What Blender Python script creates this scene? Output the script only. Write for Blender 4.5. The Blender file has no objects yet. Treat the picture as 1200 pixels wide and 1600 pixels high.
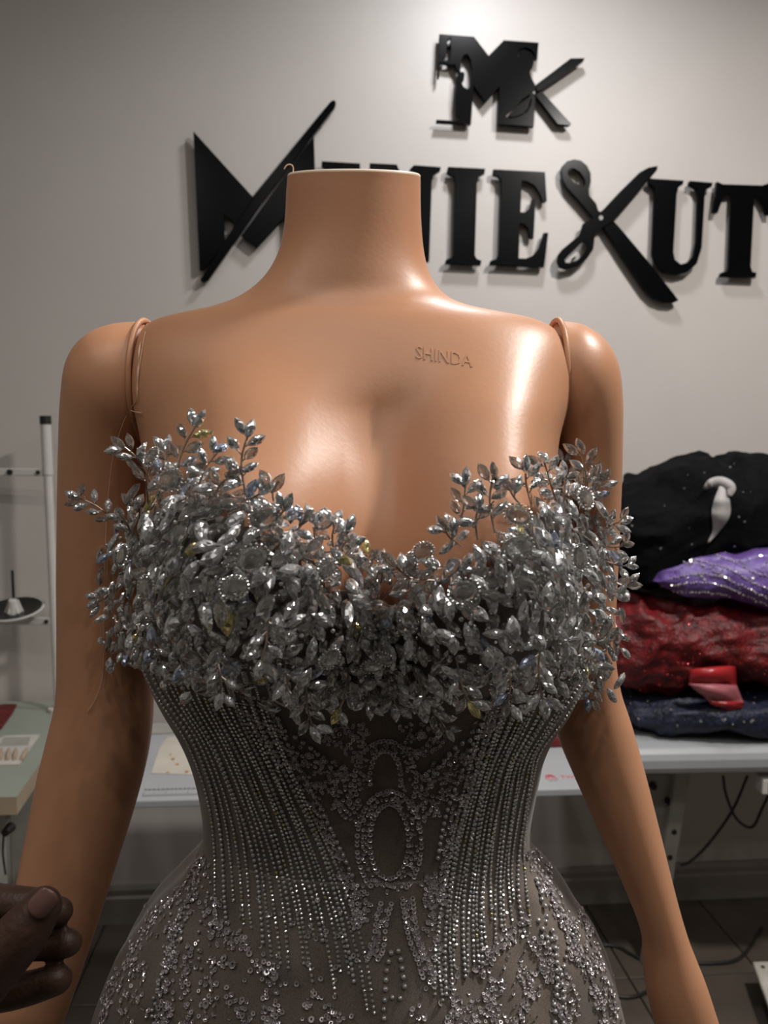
import bpy, bmesh, math, random
import numpy as np
from mathutils import Vector, Matrix, noise
from mathutils.bvhtree import BVHTree

random.seed(7)
sc = bpy.context.scene
COL = sc.collection
R = math.radians

# ---------------------------------------------------------------- camera
F = 1250.0                       # focal length in pixels of the 1200x1600 frame
CAM = Vector((0, 0, 1.54))
PITCH, ROLL = R(4.35), 0.008
cam_d = bpy.data.cameras.new('camera')
cam = bpy.data.objects.new('camera', cam_d)
COL.objects.link(cam)
cam_d.sensor_fit = 'VERTICAL'
cam_d.sensor_height = 36
cam_d.sensor_width = 27
cam_d.lens = F * 36 / 1600
cam_d.clip_start = 0.02
cam_d.dof.use_dof = True
cam_d.dof.focus_distance = 0.53
cam_d.dof.aperture_fstop = 12
CM = Matrix.Translation(CAM) @ Matrix.Rotation(R(90) - PITCH, 4, 'X') @ Matrix.Rotation(ROLL, 4, 'Z')
cam.matrix_world = CM
sc.camera = cam
C3 = CM.to_3x3()
C3I = C3.inverted()

# ---------------------------------------------------------------- world, light, exposure
w = bpy.data.worlds.new('world')
sc.world = w
w.use_nodes = True
w.node_tree.nodes['Background'].inputs[0].default_value = (0.5, 0.47, 0.43, 1)
w.node_tree.nodes['Background'].inputs[1].default_value = 0.03
sc.view_settings.view_transform = 'Standard'
sc.view_settings.look = 'None'
sc.view_settings.gamma = 1
sc.view_settings.exposure = 0.0
sc.view_settings.use_curve_mapping = False

# two room lamps, then added downlights: (x, y, radius, power, colour); the fixtures are built below
ZC = 3.3
LAMPS = [(0.40, 1.98, 0.10, 13, (0.96, 0.97, 1.0)),
         (1.25, 0.92, 0.10, 54, (1.0, 0.96, 0.91))]
FILL_ROWS = ((-0.05, 2.9), (-0.85, 2.4))           # added rows of six unseen downlights, for fill and crystal glints
for ry, rp in FILL_ROWS:
    for k in range(6): LAMPS.append((-1.45 + 0.62 * k, ry, 0.028, rp, (1.0, 0.955, 0.90)))
for lx, ly, lr, lp, lc in LAMPS:
    ld = bpy.data.lights.new('lamp_light', 'AREA')
    ld.shape = 'DISK'; ld.size = lr * 2; ld.energy = lp; ld.color = lc
    lo = bpy.data.objects.new('lamp_light', ld)
    COL.objects.link(lo)
    lo.location = (lx, ly, ZC - 0.075)

# ---------------------------------------------------------------- geometry helpers
def ray(px, py):
    return (C3 @ Vector(((px - 600) / F, (800 - py) / F, -1))).normalized()
def pt(px, py, Y):
    d = ray(px, py)
    return CAM + d * ((Y - CAM.y) / d.y)
def on_z(px, py, z):
    d = ray(px, py)
    return CAM + d * ((z - CAM.z) / d.z)
def on_plane(px, py, P, N):
    d = ray(px, py)
    return CAM + d * ((P - CAM).dot(N) / d.dot(N))
def to_px(p):
    q = C3I @ (Vector(p) - CAM)
    return 600 + F * q.x / -q.z, 800 - F * q.y / -q.z

def new_obj(name, data, parent=None):
    o = bpy.data.objects.new(name, data)
    COL.objects.link(o)
    if parent is not None:
        o.parent = parent
        o.matrix_parent_inverse = WORLD[parent.name].inverted()
    WORLD[o.name] = Matrix.Identity(4)
    return o
WORLD = {}
def empty(name, loc, label, cat, group=None):
    o = bpy.data.objects.new(name, None)
    COL.objects.link(o)
    o.empty_display_size = 0.05
    o.location = loc
    WORLD[o.name] = Matrix.Translation(Vector(loc))
    o['label'] = label; o['category'] = cat
    if group: o['group'] = group
    return o
def tag(o, label=None, cat=None, group=None, kind=None):
    if label: o['label'] = label
    if cat: o['category'] = cat
    if group: o['group'] = group
    if kind: o['kind'] = kind
    return o
def mesh_obj(name, bm, mat, parent=None, smooth=False, recalc=True):
    if recalc: bmesh.ops.recalc_face_normals(bm, faces=bm.faces)
    me = bpy.data.meshes.new(name)
    bm.to_mesh(me); bm.free()
    if smooth: me.polygons.foreach_set('use_smooth', [True] * len(me.polygons))
    if mat: me.materials.append(mat)
    return new_obj(name, me, parent)
def pydata_obj(name, verts, faces, mat, parent=None, smooth=False):
    me = bpy.data.meshes.new(name)
    me.from_pydata([tuple(v) for v in verts], [], faces)
    me.update()
    if smooth: me.polygons.foreach_set('use_smooth', [True] * len(me.polygons))
    if mat: me.materials.append(mat)
    return new_obj(name, me, parent)

def loft(bm, rings, cap0=True, cap1=True):
    """rings: lists of points, same length, closed around"""
    vr = [[bm.verts.new(p) for p in r] for r in rings]
    n = len(vr[0])
    for a, b in zip(vr[:-1], vr[1:]):
        for i in range(n):
            bm.faces.new((a[i], a[(i + 1) % n], b[(i + 1) % n], b[i]))
    if cap0: bm.faces.new(vr[0])
    if cap1: bm.faces.new(list(reversed(vr[-1])))
    return vr
def frame(d):
    d = d.normalized()
    u = Vector((0, 0, 1)).cross(d)
    if u.length < 1e-3: u = Vector((1, 0, 0)).cross(d)
    u.normalize()
    return u, d.cross(u)
def tube(bm, pts, rad, seg=8, cap=True, round_end=False):
    pts = [Vector(p) for p in pts]
    if not hasattr(rad, '__len__'): rad = [rad] * len(pts)
    rings = []
    u_prev = None
    for i, p in enumerate(pts):
        d = (pts[min(i + 1, len(pts) - 1)] - pts[max(i - 1, 0)]).normalized()
        if u_prev is None: u, v = frame(d)
        else:
            u = (u_prev - d * u_prev.dot(d)).normalized(); v = d.cross(u)
        u_prev = u
        rings.append([p + (u * math.cos(2 * math.pi * k / seg) + v * math.sin(2 * math.pi * k / seg)) * rad[i] for k in range(seg)])
    if round_end:
        d = (pts[-1] - pts[-2]).normalized()
        c, r = pts[-1], rad[-1]
        for a in (30, 55, 75):
            rings.append([c + d * (r * math.sin(R(a))) + (q - c) * math.cos(R(a)) for q in rings[len(pts) - 1]])
    loft(bm, rings, cap, cap)
def box(bm, c, s, M=None):
    """box of centre c and full size s, in frame M"""
    r = bmesh.ops.create_cube(bm, size=1)
    for v in r['verts']:
        q = Vector((v.co.x * s[0] + c[0], v.co.y * s[1] + c[1], v.co.z * s[2] + c[2]))
        v.co = M @ q if M else q
    return r['verts']
def bevel_all(bm, off, seg=2):
    bmesh.ops.bevel(bm, geom=[e for e in bm.edges], offset=off, segments=seg, affect='EDGES', profile=0.5)
def catmull(cols, n):
    """uniform Catmull-Rom through rows (array k x m) -> n rows"""
    A = np.array(cols, float)
    P = np.vstack([2 * A[0] - A[1], A, 2 * A[-1] - A[-2]])
    out = []
    for t in np.linspace(0, len(A) - 1, n):
        i = min(int(t), len(A) - 2); f = t - i
        p0, p1, p2, p3 = P[i], P[i + 1], P[i + 2], P[i + 3]
        out.append(0.5 * (2 * p1 + (p2 - p0) * f + (2 * p0 - 5 * p1 + 4 * p2 - p3) * f * f + (3 * p1 - p0 - 3 * p2 + p3) * f ** 3))
    return np.array(out)
def smooth_line(pts, n):
    return [Vector(p) for p in catmull([tuple(p) for p in pts], n)]

# ---------------------------------------------------------------- materials
def mat(name, base, rough=0.5, metal=0.0, spec=0.5, noise_scale=None, noise_amt=0.15, bump=0.0, bump_scale=None,
        coat=0.0, sss=0.0, sheen=0.0, ior=1.5, rough_var=0.0):
    m = bpy.data.materials.new(name)
    m.use_nodes = True
    nt = m.node_tree
    b = nt.nodes['Principled BSDF']
    b.inputs['Base Color'].default_value = (*base, 1)
    b.inputs['Roughness'].default_value = rough
    b.inputs['Metallic'].default_value = metal
    b.inputs['Specular IOR Level'].default_value = spec
    b.inputs['IOR'].default_value = ior
    b.inputs['Coat Weight'].default_value = coat
    if sss:
        b.inputs['Subsurface Weight'].default_value = sss
        b.inputs['Subsurface Radius'].default_value = (0.012, 0.005, 0.003)
        b.inputs['Subsurface Scale'].default_value = 1.0
    if sheen: b.inputs['Sheen Weight'].default_value = sheen
    tc = nt.nodes.new('ShaderNodeTexCoord')
    if noise_scale:
        nz = nt.nodes.new('ShaderNodeTexNoise')
        nz.inputs['Scale'].default_value = noise_scale
        nz.inputs['Detail'].default_value = 4
        nt.links.new(tc.outputs['Object'], nz.inputs['Vector'])
        rp = nt.nodes.new('ShaderNodeValToRGB')
        lo = [c * (1 - noise_amt) for c in base]; hi = [min(1, c * (1 + noise_amt)) for c in base]
        rp.color_ramp.elements[0].position = 0.3; rp.color_ramp.elements[1].position = 0.7
        rp.color_ramp.elements[0].color = (*lo, 1); rp.color_ramp.elements[1].color = (*hi, 1)
        nt.links.new(nz.outputs['Fac'], rp.inputs['Fac'])
        nt.links.new(rp.outputs['Color'], b.inputs['Base Color'])
        if rough_var:
            mr = nt.nodes.new('ShaderNodeMapRange')
            mr.inputs['To Min'].default_value = rough - rough_var; mr.inputs['To Max'].default_value = rough + rough_var
            nt.links.new(nz.outputs['Fac'], mr.inputs['Value'])
            nt.links.new(mr.outputs['Result'], b.inputs['Roughness'])
    if bump:
        nb = nt.nodes.new('ShaderNodeTexNoise')
        nb.inputs['Scale'].default_value = bump_scale or 60
        nb.inputs['Detail'].default_value = 3
        nt.links.new(tc.outputs['Object'], nb.inputs['Vector'])
        bp = nt.nodes.new('ShaderNodeBump')
        bp.inputs['Strength'].default_value = bump
        bp.inputs['Distance'].default_value = 0.01
        nt.links.new(nb.outputs['Fac'], bp.inputs['Height'])
        nt.links.new(bp.outputs['Normal'], b.inputs['Normal'])
    return m

M_wall = mat('wall_paint', (0.55, 0.512, 0.483), 0.44, noise_scale=2.5, noise_amt=0.03, bump=0.10, bump_scale=9, spec=0.5)
M_side = mat('beige_wall_paint', (0.27, 0.245, 0.215), 0.6, noise_scale=2.5, noise_amt=0.05)
M_ceil = mat('ceiling_paint', (0.5, 0.48, 0.45), 0.8, noise_scale=3, noise_amt=0.03)
M_floor = mat('floor_tile', (0.09, 0.073, 0.06), 0.35, noise_scale=6, noise_amt=0.18)
M_base = mat('baseboard_paint', (0.25, 0.225, 0.20), 0.45, noise_scale=5, noise_amt=0.08)
M_black = mat('black_acrylic', (0.0025, 0.0025, 0.003), 0.22, noise_scale=20, noise_amt=0.1, spec=0.08)
M_skin = mat('mannequin_plastic', (0.56, 0.28, 0.158), 0.40, noise_scale=8, noise_amt=0.035, sss=0.12, spec=0.36, bump=0.02, bump_scale=300)
M_rim = mat('cut_plastic_edge', (0.80, 0.62, 0.48), 0.5, noise_scale=40, noise_amt=0.1)
M_hair = mat('plastic_thread', (0.75, 0.5, 0.36), 0.4, noise_scale=40, noise_amt=0.05)
M_white = mat('white_laminate', (0.38, 0.395, 0.41), 0.35, noise_scale=7, noise_amt=0.03)
M_green = mat('pale_green_laminate', (0.29, 0.32, 0.27), 0.4, noise_scale=7, noise_amt=0.04)
M_edge = mat('beige_edge_band', (0.42, 0.33, 0.24), 0.5, noise_scale=12, noise_amt=0.08)
M_metal = mat('grey_powder_coat', (0.34, 0.33, 0.30), 0.5, noise_scale=15, noise_amt=0.1)
M_whitemetal = mat('white_powder_coat', (0.60, 0.58, 0.55), 0.4, noise_scale=15, noise_amt=0.05)
M_dark = mat('dark_plastic', (0.015, 0.014, 0.013), 0.4, noise_scale=30, noise_amt=0.2)
M_hole = mat('dark_hole', (0.02, 0.018, 0.016), 0.8, noise_scale=30, noise_amt=0.2)
def crystal_material(name, tint, scale, rough=0.17):
    """cut glass on foil: every cell of the pattern is a small inner facet with its own tilt"""
    m = bpy.data.materials.new(name); m.use_nodes = True
    nt = m.node_tree; b = nt.nodes['Principled BSDF']
    b.inputs['Base Color'].default_value = (*tint, 1)
    b.inputs['Metallic'].default_value = 0.75
    b.inputs['Roughness'].default_value = rough
    b.inputs['Coat Weight'].default_value = 0.5
    b.inputs['Coat Roughness'].default_value = 0.04
    tc = nt.nodes.new('ShaderNodeTexCoord')
    v = nt.nodes.new('ShaderNodeTexVoronoi'); v.inputs['Scale'].default_value = scale
    nt.links.new(tc.outputs['Object'], v.inputs['Vector'])
    sb = nt.nodes.new('ShaderNodeVectorMath'); sb.operation = 'SUBTRACT'; sb.inputs[1].default_value = (0.5, 0.5, 0.5)
    nt.links.new(v.outputs['Color'], sb.inputs[0])
    sc_ = nt.nodes.new('ShaderNodeVectorMath'); sc_.operation = 'SCALE'; sc_.inputs['Scale'].default_value = 0.8
    nt.links.new(sb.outputs[0], sc_.inputs[0])
    g = nt.nodes.new('ShaderNodeNewGeometry')
    ad = nt.nodes.new('ShaderNodeVectorMath'); ad.operation = 'ADD'
    nt.links.new(g.outputs['Normal'], ad.inputs[0]); nt.links.new(sc_.outputs[0], ad.inputs[1])
    nm = nt.nodes.new('ShaderNodeVectorMath'); nm.operation = 'NORMALIZE'
    nt.links.new(ad.outputs[0], nm.inputs[0])
    nt.links.new(nm.outputs[0], b.inputs['Normal'])
    nt.links.new(g.outputs['Normal'], b.inputs['Coat Normal'])
    hs = nt.nodes.new('ShaderNodeMapRange'); hs.inputs['To Min'].default_value = 0.8; hs.inputs['To Max'].default_value = 1.0
    nt.links.new(v.outputs['Color'], hs.inputs['Value'])
    mx = nt.nodes.new('ShaderNodeMix'); mx.data_type = 'RGBA'; mx.blend_type = 'MULTIPLY'; mx.inputs[0].default_value = 1
    mx.inputs[6].default_value = (*tint, 1)
    nt.links.new(hs.outputs['Result'], mx.inputs[7]); nt.links.new(mx.outputs[2], b.inputs['Base Color'])
    return m
def glass_crystal(name, tint, scale):
    m = crystal_material(name, tint, scale)
    b = m.node_tree.nodes['Principled BSDF']
    b.inputs['Metallic'].default_value = 0.3
    b.inputs['Transmission Weight'].default_value = 0.93
    b.inputs['Roughness'].default_value = 0.03
    b.inputs['IOR'].default_value = 1.8
    for l in list(m.node_tree.links):
        if l.to_socket == b.inputs['Normal']: m.node_tree.links.remove(l)
    return m
CRY = [('foiled_crystal', (0.93, 0.95, 0.97)), ('clear_crystal', (0.92, 0.92, 0.91)), ('yellow_flash_crystal', (0.95, 0.86, 0.42)), ('blue_flash_crystal', (0.66, 0.76, 0.98))]  # yellow and blue tints paint coloured sparkle into a few crystals
M_crys, M_gem2, M_warm, M_cool = [crystal_material(n_, t_, 4.5) for n_, t_ in CRY]
FINE = [crystal_material(n_ + '_small', t_, 330) for n_, t_ in CRY]
M_gem2 = glass_crystal('cut_glass_crystal', (0.96, 0.96, 0.95), 4.5)
FINE[1] = glass_crystal('cut_glass_crystal_small', (0.96, 0.96, 0.95), 330)
M_wire = mat('copper_silver_wire', (0.55, 0.45, 0.38), 0.3, metal=0.9, noise_scale=50, noise_amt=0.1)
M_bead = mat('gunmetal_pearl', (0.50, 0.49, 0.49), 0.24, metal=0.55, noise_scale=200, noise_amt=0.15, coat=0.5)
M_stone = mat('silver_rhinestone', (0.84, 0.84, 0.83), 0.17, metal=0.8, noise_scale=250, noise_amt=0.15, coat=0.6)
M_sequin = mat('lilac_grey_sequin', (0.60, 0.55, 0.56), 0.22, metal=0.5, noise_scale=150, noise_amt=0.25, coat=0.3)
M_sequin2 = mat('silver_sequin', (0.62, 0.60, 0.6), 0.14, metal=0.7, noise_scale=150, noise_amt=0.2, coat=0.5)
M_person = mat('dark_brown_skin', (0.07, 0.034, 0.022), 0.5, noise_scale=60, noise_amt=0.2, bump=0.12, bump_scale=250, sss=0.05)
M_nail = mat('fingernail', (0.17, 0.09, 0.075), 0.28, noise_scale=60, noise_amt=0.1)
M_blackfab = mat('black_velvet', (0.003, 0.003, 0.0035), 0.85, noise_scale=40, noise_amt=0.4, spec=0.12, bump=0.3, bump_scale=120)
M_purple = mat('purple_satin', (0.135, 0.076, 0.29), 0.42, noise_scale=30, noise_amt=0.25, bump=0.25, bump_scale=90)
M_red = mat('red_lace', (0.125, 0.004, 0.006), 0.5, noise_scale=45, noise_amt=0.6, bump=0.5, bump_scale=110)
M_satin = mat('red_satin', (0.36, 0.018, 0.022), 0.32, noise_scale=12, noise_amt=0.2)
M_pink = mat('pink_satin', (0.40, 0.12, 0.145), 0.45, noise_scale=12, noise_amt=0.15)
M_navy = mat('navy_lace', (0.010, 0.014, 0.035), 0.55, noise_scale=60, noise_amt=0.6, bump=0.5, bump_scale=100)
M_ribbon = mat('white_ribbon', (0.38, 0.36, 0.355), 0.6, noise_scale=40, noise_amt=0.05)
M_redseq = mat('red_sequin', (0.85, 0.12, 0.14), 0.12, metal=0.7, noise_scale=50, noise_amt=0.1)
M_print_red = mat('red_print', (0.62, 0.10, 0.14), 0.5, noise_scale=200, noise_amt=0.2)
M_print_dk = mat('grey_print', (0.10, 0.10, 0.10), 0.6, noise_scale=200, noise_amt=0.1)
M_paper = mat('stained_paper', (0.55, 0.51, 0.44), 0.6, noise_scale=9, noise_amt=0.1)
M_stain = mat('brown_stain', (0.40, 0.20, 0.07), 0.6, noise_scale=60, noise_amt=0.3)
M_card = mat('needle_card', (0.55, 0.52, 0.47), 0.4, noise_scale=30, noise_amt=0.1)

def tulle_mat():
    m = bpy.data.materials.new('taupe_tulle')
    m.use_nodes = True
    nt = m.node_tree; b = nt.nodes['Principled BSDF']
    tc = nt.nodes.new('ShaderNodeTexCoord')
    v = nt.nodes.new('ShaderNodeTexVoronoi'); v.feature = 'DISTANCE_TO_EDGE'; v.inputs['Scale'].default_value = 700
    nz = nt.nodes.new('ShaderNodeTexNoise'); nz.inputs['Scale'].default_value = 22; nz.inputs['Detail'].default_value = 5
    for n_ in (v, nz): nt.links.new(tc.outputs['Object'], n_.inputs['Vector'])
    r1 = nt.nodes.new('ShaderNodeValToRGB')
    r1.color_ramp.elements[0].position = 0.3; r1.color_ramp.elements[1].position = 0.72
    r1.color_ramp.elements[0].color = (0.125, 0.103, 0.09, 1); r1.color_ramp.elements[1].color = (0.225, 0.18, 0.148, 1)
    nt.links.new(nz.outputs['Fac'], r1.inputs['Fac'])
    r2 = nt.nodes.new('ShaderNodeValToRGB')
    r2.color_ramp.elements[0].position = 0.0; r2.color_ramp.elements[1].position = 0.18
    r2.color_ramp.elements[0].color = (0.62, 0.6, 0.6, 1); r2.color_ramp.elements[1].color = (1, 1, 1, 1)
    nt.links.new(v.outputs['Distance'], r2.inputs['Fac'])
    mx = nt.nodes.new('ShaderNodeMix'); mx.data_type = 'RGBA'; mx.blend_type = 'MULTIPLY'
    mx.inputs[0].default_value = 1
    nt.links.new(r1.outputs['Color'], mx.inputs[6]); nt.links.new(r2.outputs['Color'], mx.inputs[7])
    nt.links.new(mx.outputs[2], b.inputs['Base Color'])
    b.inputs['Roughness'].default_value = 0.6
    b.inputs['Sheen Weight'].default_value = 0.2
    return m
M_tulle = tulle_mat()

# ---------------------------------------------------------------- the room
TH = R(5.0)
WD = Vector((math.cos(TH), math.sin(TH), 0))          # along the back wall, to the right
WN = Vector((math.sin(TH), -math.cos(TH), 0))         # out of the back wall, into the room
WP = Vector((0, 2.58, 0))
WM = Matrix(((WD.x, -WN.x, 0, WP.x), (WD.y, -WN.y, 0, WP.y), (0, 0, 1, 0), (0, 0, 0, 1)))   # u, depth into wall, z
def wall_uv(px, py):
    p = on_plane(px, py, WP, WN) - WP
    return p.dot(WD), p.z
def wpt(u, out, z):
    return WP + WD * u + WN * out + Vector((0, 0, z))

XL, XR, YB = -2.4, 2.9, 6.2
def slab(name, c, s, m):
    bm = bmesh.new(); box(bm, c, s, WM)
    o = mesh_obj(name, bm, m); o['kind'] = 'structure'
    return o
cx, wx = (XL + XR) / 2, XR - XL
slab('wall_back', (cx, 0.05, ZC / 2), (wx + 0.4, 0.1, ZC), M_wall)
slab('wall_front', (cx, -YB - 0.05, ZC / 2), (wx + 0.4, 0.1, ZC), M_side)
slab('wall_left', (XL - 0.05, -YB / 2, ZC / 2), (0.1, YB, ZC), M_side)
slab('wall_right', (XR + 0.05, -YB / 2, ZC / 2), (0.1, YB, ZC), M_side)
slab('ceiling', (cx, -YB / 2, ZC + 0.05), (wx + 0.4, YB + 0.4, 0.1), M_ceil)
# floor with real tiles
floor = slab('floor', (cx, -YB / 2, -0.06), (wx + 0.4, YB + 0.4, 0.1), M_hole)
tile = None
ts = 0.40
tm = bmesh.new(); box(tm, (0, 0, 0), (ts - 0.005, ts - 0.005, 0.01)); bevel_all(tm, 0.0012, 1)
for i in range(-4, 7):
    for j in range(0, 7):
        u, d = i * ts + 0.1, -0.2 - j * ts
        if tile is None:
            tile = mesh_obj('floor_tile', tm, M_floor, floor)
            o = tile
        else:
            o = tile.copy(); COL.objects.link(o); o.parent = floor
        o.matrix_parent_inverse = Matrix.Identity(4)
        o.matrix_local = WM @ Matrix.Translation((u, d, -0.005))
bm = bmesh.new()
prof = [(0, 0), (0.016, 0), (0.016, 0.085), (0.010, 0.092), (0.012, 0.112), (0.006, 0.128), (0, 0.13)]
rings = [[wpt(u, o_, z) for o_, z in prof] for u in (XL, XR)]
loft(bm, rings)
o = mesh_obj('baseboard_back', bm, M_base); o['kind'] = 'structure'

# ceiling lamps and the added fill downlights
def emit(name, col, s):
    m = bpy.data.materials.new(name); m.use_nodes = True
    b = m.node_tree.nodes['Principled BSDF']
    b.inputs['Base Color'].default_value = (0.8, 0.8, 0.8, 1)
    b.inputs['Emission Color'].default_value = (*col, 1); b.inputs['Emission Strength'].default_value = s
    return m
ORD = ['first from the left', 'second from the left', 'third from the left', 'third from the right', 'second from the right', 'first from the right']
lamp_labels = ['round white ceiling lamp nearest the sign wall', 'round white ceiling lamp above the mannequin']
lamp_labels += ['small added fill downlight in the row above the camera, ' + q for q in ORD]
lamp_labels += ['small added fill downlight in the row behind the camera, ' + q for q in ORD]
for (lx, ly, lr, lp, lc), lb in zip(LAMPS, lamp_labels):
    e = empty('ceiling_lamp', (lx, ly, ZC), lb, 'lamp', 'ceiling lamps')
    bm = bmesh.new()
    rr = lr + 0.02
    loft(bm, [[Vector((lx + r * math.cos(a), ly + r * math.sin(a), z)) for a in np.linspace(0, 2 * math.pi, 32, endpoint=False)]
              for r, z in ((rr, ZC), (rr, ZC - 0.04), (lr, ZC - 0.055), (lr, ZC - 0.03))], True, True)
    mesh_obj('housing', bm, M_whitemetal, e)
    bm = bmesh.new()
    loft(bm, [[Vector((lx + r * math.cos(a), ly + r * math.sin(a), z)) for a in np.linspace(0, 2 * math.pi, 32, endpoint=False)]
              for r, z in ((lr * 0.97, ZC - 0.031), (lr * 0.97, ZC - 0.052), (lr * 0.7, ZC - 0.06))], True, True)
    mesh_obj('diffuser', bm, emit('lamp_glow', lc, 6), e)

# ---------------------------------------------------------------- the wall sign
OUT0, OUT1 = 0.016, 0.032
def plate(name, polys, parent=None, out0=OUT0, out1=OUT1, m=None, chamfer=0.0008):
    """solid plate standing off the back wall; polys = outline then holes, in photo pixels"""
    cu = bpy.data.curves.new(name, 'CURVE'); cu.dimensions = '2D'; cu.fill_mode = 'BOTH'
    cu.extrude = (out1 - out0) / 2
    if chamfer: cu.bevel_depth = chamfer; cu.bevel_resolution = 0
    for pl in polys:
        s = cu.splines.new('POLY'); s.points.add(len(pl) - 1)
        for q, (x, y) in zip(s.points, pl):
            u, z = wall_uv(x, y); q.co = (u, z, 0, 1)
        s.use_cyclic_u = True
    t = bpy.data.objects.new('tmp', cu); COL.objects.link(t)
    dg = bpy.context.evaluated_depsgraph_get()
    me = bpy.data.meshes.new_from_object(t.evaluated_get(dg))
    bpy.data.objects.remove(t); bpy.data.curves.remove(cu)
    for v in me.vertices:
        u, z, k = v.co
        v.co = wpt(u, (out0 + out1) / 2 + k, z)
    me.materials.clear(); me.materials.append(m or M_black)
    me.name = name
    return new_obj(name, me, parent)
def crop(x0, y0, s, pts): return [(x0 + x / s, y0 + y / s) for x, y in pts]
c1 = lambda p: crop(280, 40, 2.609, p)
c2 = lambda p: crop(640, 40, 4.0, p)
c3 = lambda p: crop(640, 220, 2.143, p)
def pins(parent, spots):
    for x, y in spots:
        u, z = wall_uv(x, y)
        bm = bmesh.new(); tube(bm, [wpt(u, 0, z), wpt(u, OUT0 + 0.004, z)], 0.004, 8)
        mesh_obj('standoff', bm, M_dark, parent)
def sign_thing(label, x, y):
    u, z = wall_uv(x, y)
    return empty('sign_letter', wpt(u, 0, z), label, 'letter', 'raised black letters on the wall')

e = sign_thing('large black raised letter M cut by a diagonal slash, leftmost on the wall', 310, 425)
plate('letter_face', [c1([(65, 450), (306, 716), (240, 826), (186, 780), (188, 888), (181, 906), (106, 1004), (90, 1006)])], e)
plate('letter_face', [c1([(548, 470), (566, 1006), (456, 1012), (440, 782), (318, 916), (258, 868)])], e)
plate('slash', [c1([(614, 332), (624, 324), (634, 325), (637, 334), (632, 350), (335, 738), (250, 862), (122, 1046), (108, 1054), (95, 1050), (94, 1043), (300, 716)])], e)
pins(e, [(325, 300), (335, 405), (400, 370), (470, 300), (500, 200), (480, 400)])
Epoly = c3([(274, 108), (443, 117), (449, 212), (437, 216), (428, 188), (410, 160), (385, 146), (366, 144), (362, 250), (378, 250), (394, 236), (402, 206),
            (412, 206), (405, 335), (393, 332), (388, 302), (376, 287), (360, 285), (356, 402), (380, 403), (405, 393), (425, 368), (441, 318), (454, 318),
            (440, 430), (262, 422), (265, 410), (284, 404), (292, 386), (300, 142), (291, 130), (273, 124)])
e = sign_thing('black raised letter E hidden behind the neck, only its top bar showing', 530, 410)
plate('letter_face', [[(503 + (x - 768) * 0.74, 258 + (y - 270.4) * 1.0 - (x - 768) * 0.01) for x, y in Epoly]], e)
pins(e, [(520, 300), (515, 380)])
e = sign_thing('black raised letter N half hidden behind the right of the neck', 630, 415)
plate('letter_face', [[(577, 261), (618, 263), (655, 345), (657, 285), (650, 274), (639, 270), (645, 264), (686, 267), (685, 272), (674, 279), (672, 290),
                       (668, 412), (650, 414), (598, 310), (595, 400), (603, 407), (612, 409), (612, 415), (572, 413), (572, 407), (582, 402), (586, 394),
                       (590, 290), (585, 275), (577, 269)]], e)
pins(e, [(665, 300), (592, 390)])
e = sign_thing('black raised letter I between the N and the E', 720, 418)
plate('letter_face', [c3([(128, 100), (245, 106), (243, 121), (224, 130), (218, 150), (211, 392), (218, 404), (233, 410), (230, 424), (115, 418), (118, 406),
                          (136, 400), (141, 390), (147, 150), (143, 130), (120, 119), (124, 100)])], e)
pins(e, [(723, 285), (721, 400)])
e = sign_thing('black raised letter E between the I and the scissors', 805, 420)
plate('letter_face', [Epoly], e)
pins(e, [(795, 290), (790, 405)])
e = empty('scissors_sign', wpt(*[(lambda a: a)(wall_uv(935, 345))[0], 0, wall_uv(935, 345)[1]]), 'black raised scissors standing for the letter X in the wall sign', 'sign')
plate('scissor_arm', [c3([(498, 112), (503, 96), (518, 81), (540, 75), (562, 79), (582, 95), (594, 120), (595, 148), (588, 175), (590, 195), (612, 220), (620, 245),
                          (655, 262), (690, 300), (800, 430), (885, 540), (868, 548), (838, 546), (806, 534), (775, 505), (700, 395), (640, 300), (605, 268),
                          (570, 225), (520, 170), (502, 140)]),
                      c3([(519, 112), (528, 104), (542, 104), (562, 118), (576, 140), (578, 156), (568, 166), (550, 160), (528, 138), (519, 124)])], e, OUT0, OUT1)
plate('scissor_arm', [c3([(636, 242), (690, 184), (755, 120), (784, 104), (813, 99), (811, 112), (770, 160), (665, 282), (632, 300), (604, 324), (604, 350), (600, 374), (580, 404),
                          (550, 429), (512, 439), (490, 432), (483, 412), (486, 392), (500, 374), (555, 328), (560, 318), (568, 290), (605, 268)]),
                      c3([(506, 408), (520, 392), (566, 348), (578, 350), (582, 364), (576, 382), (552, 408), (524, 419), (510, 418)])], e, OUT1 - 0.004, OUT1 + 0.006)
u, z = wall_uv(640 + 626 / 2.143, 220 + 270 / 2.143)
bm = bmesh.new(); tube(bm, [wpt(u, OUT1, z), wpt(u, OUT1 + 0.009, z)], 0.007, 12); mesh_obj('rivet', bm, M_metal, e)
pins(e, [(900, 290), (895, 405), (990, 420), (985, 310)])
e = sign_thing('black raised letter U between the scissors and the T', 1055, 428)
plate('letter_face', [c3([(788, 138), (902, 145), (899, 157), (885, 165), (879, 190), (868, 380), (873, 406), (893, 422), (916, 416), (935, 395), (946, 345), (952, 184),
                          (945, 169), (922, 158), (924, 146), (998, 152), (995, 164), (977, 172), (972, 190), (962, 365), (946, 418), (916, 446), (880, 455),
                          (840, 447), (812, 422), (800, 388), (808, 190), (807, 166), (788, 152)])], e)
pins(e, [(1030, 310), (1050, 415)])
e = sign_thing('black raised letter T at the right end of the wall sign', 1145, 433)
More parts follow.
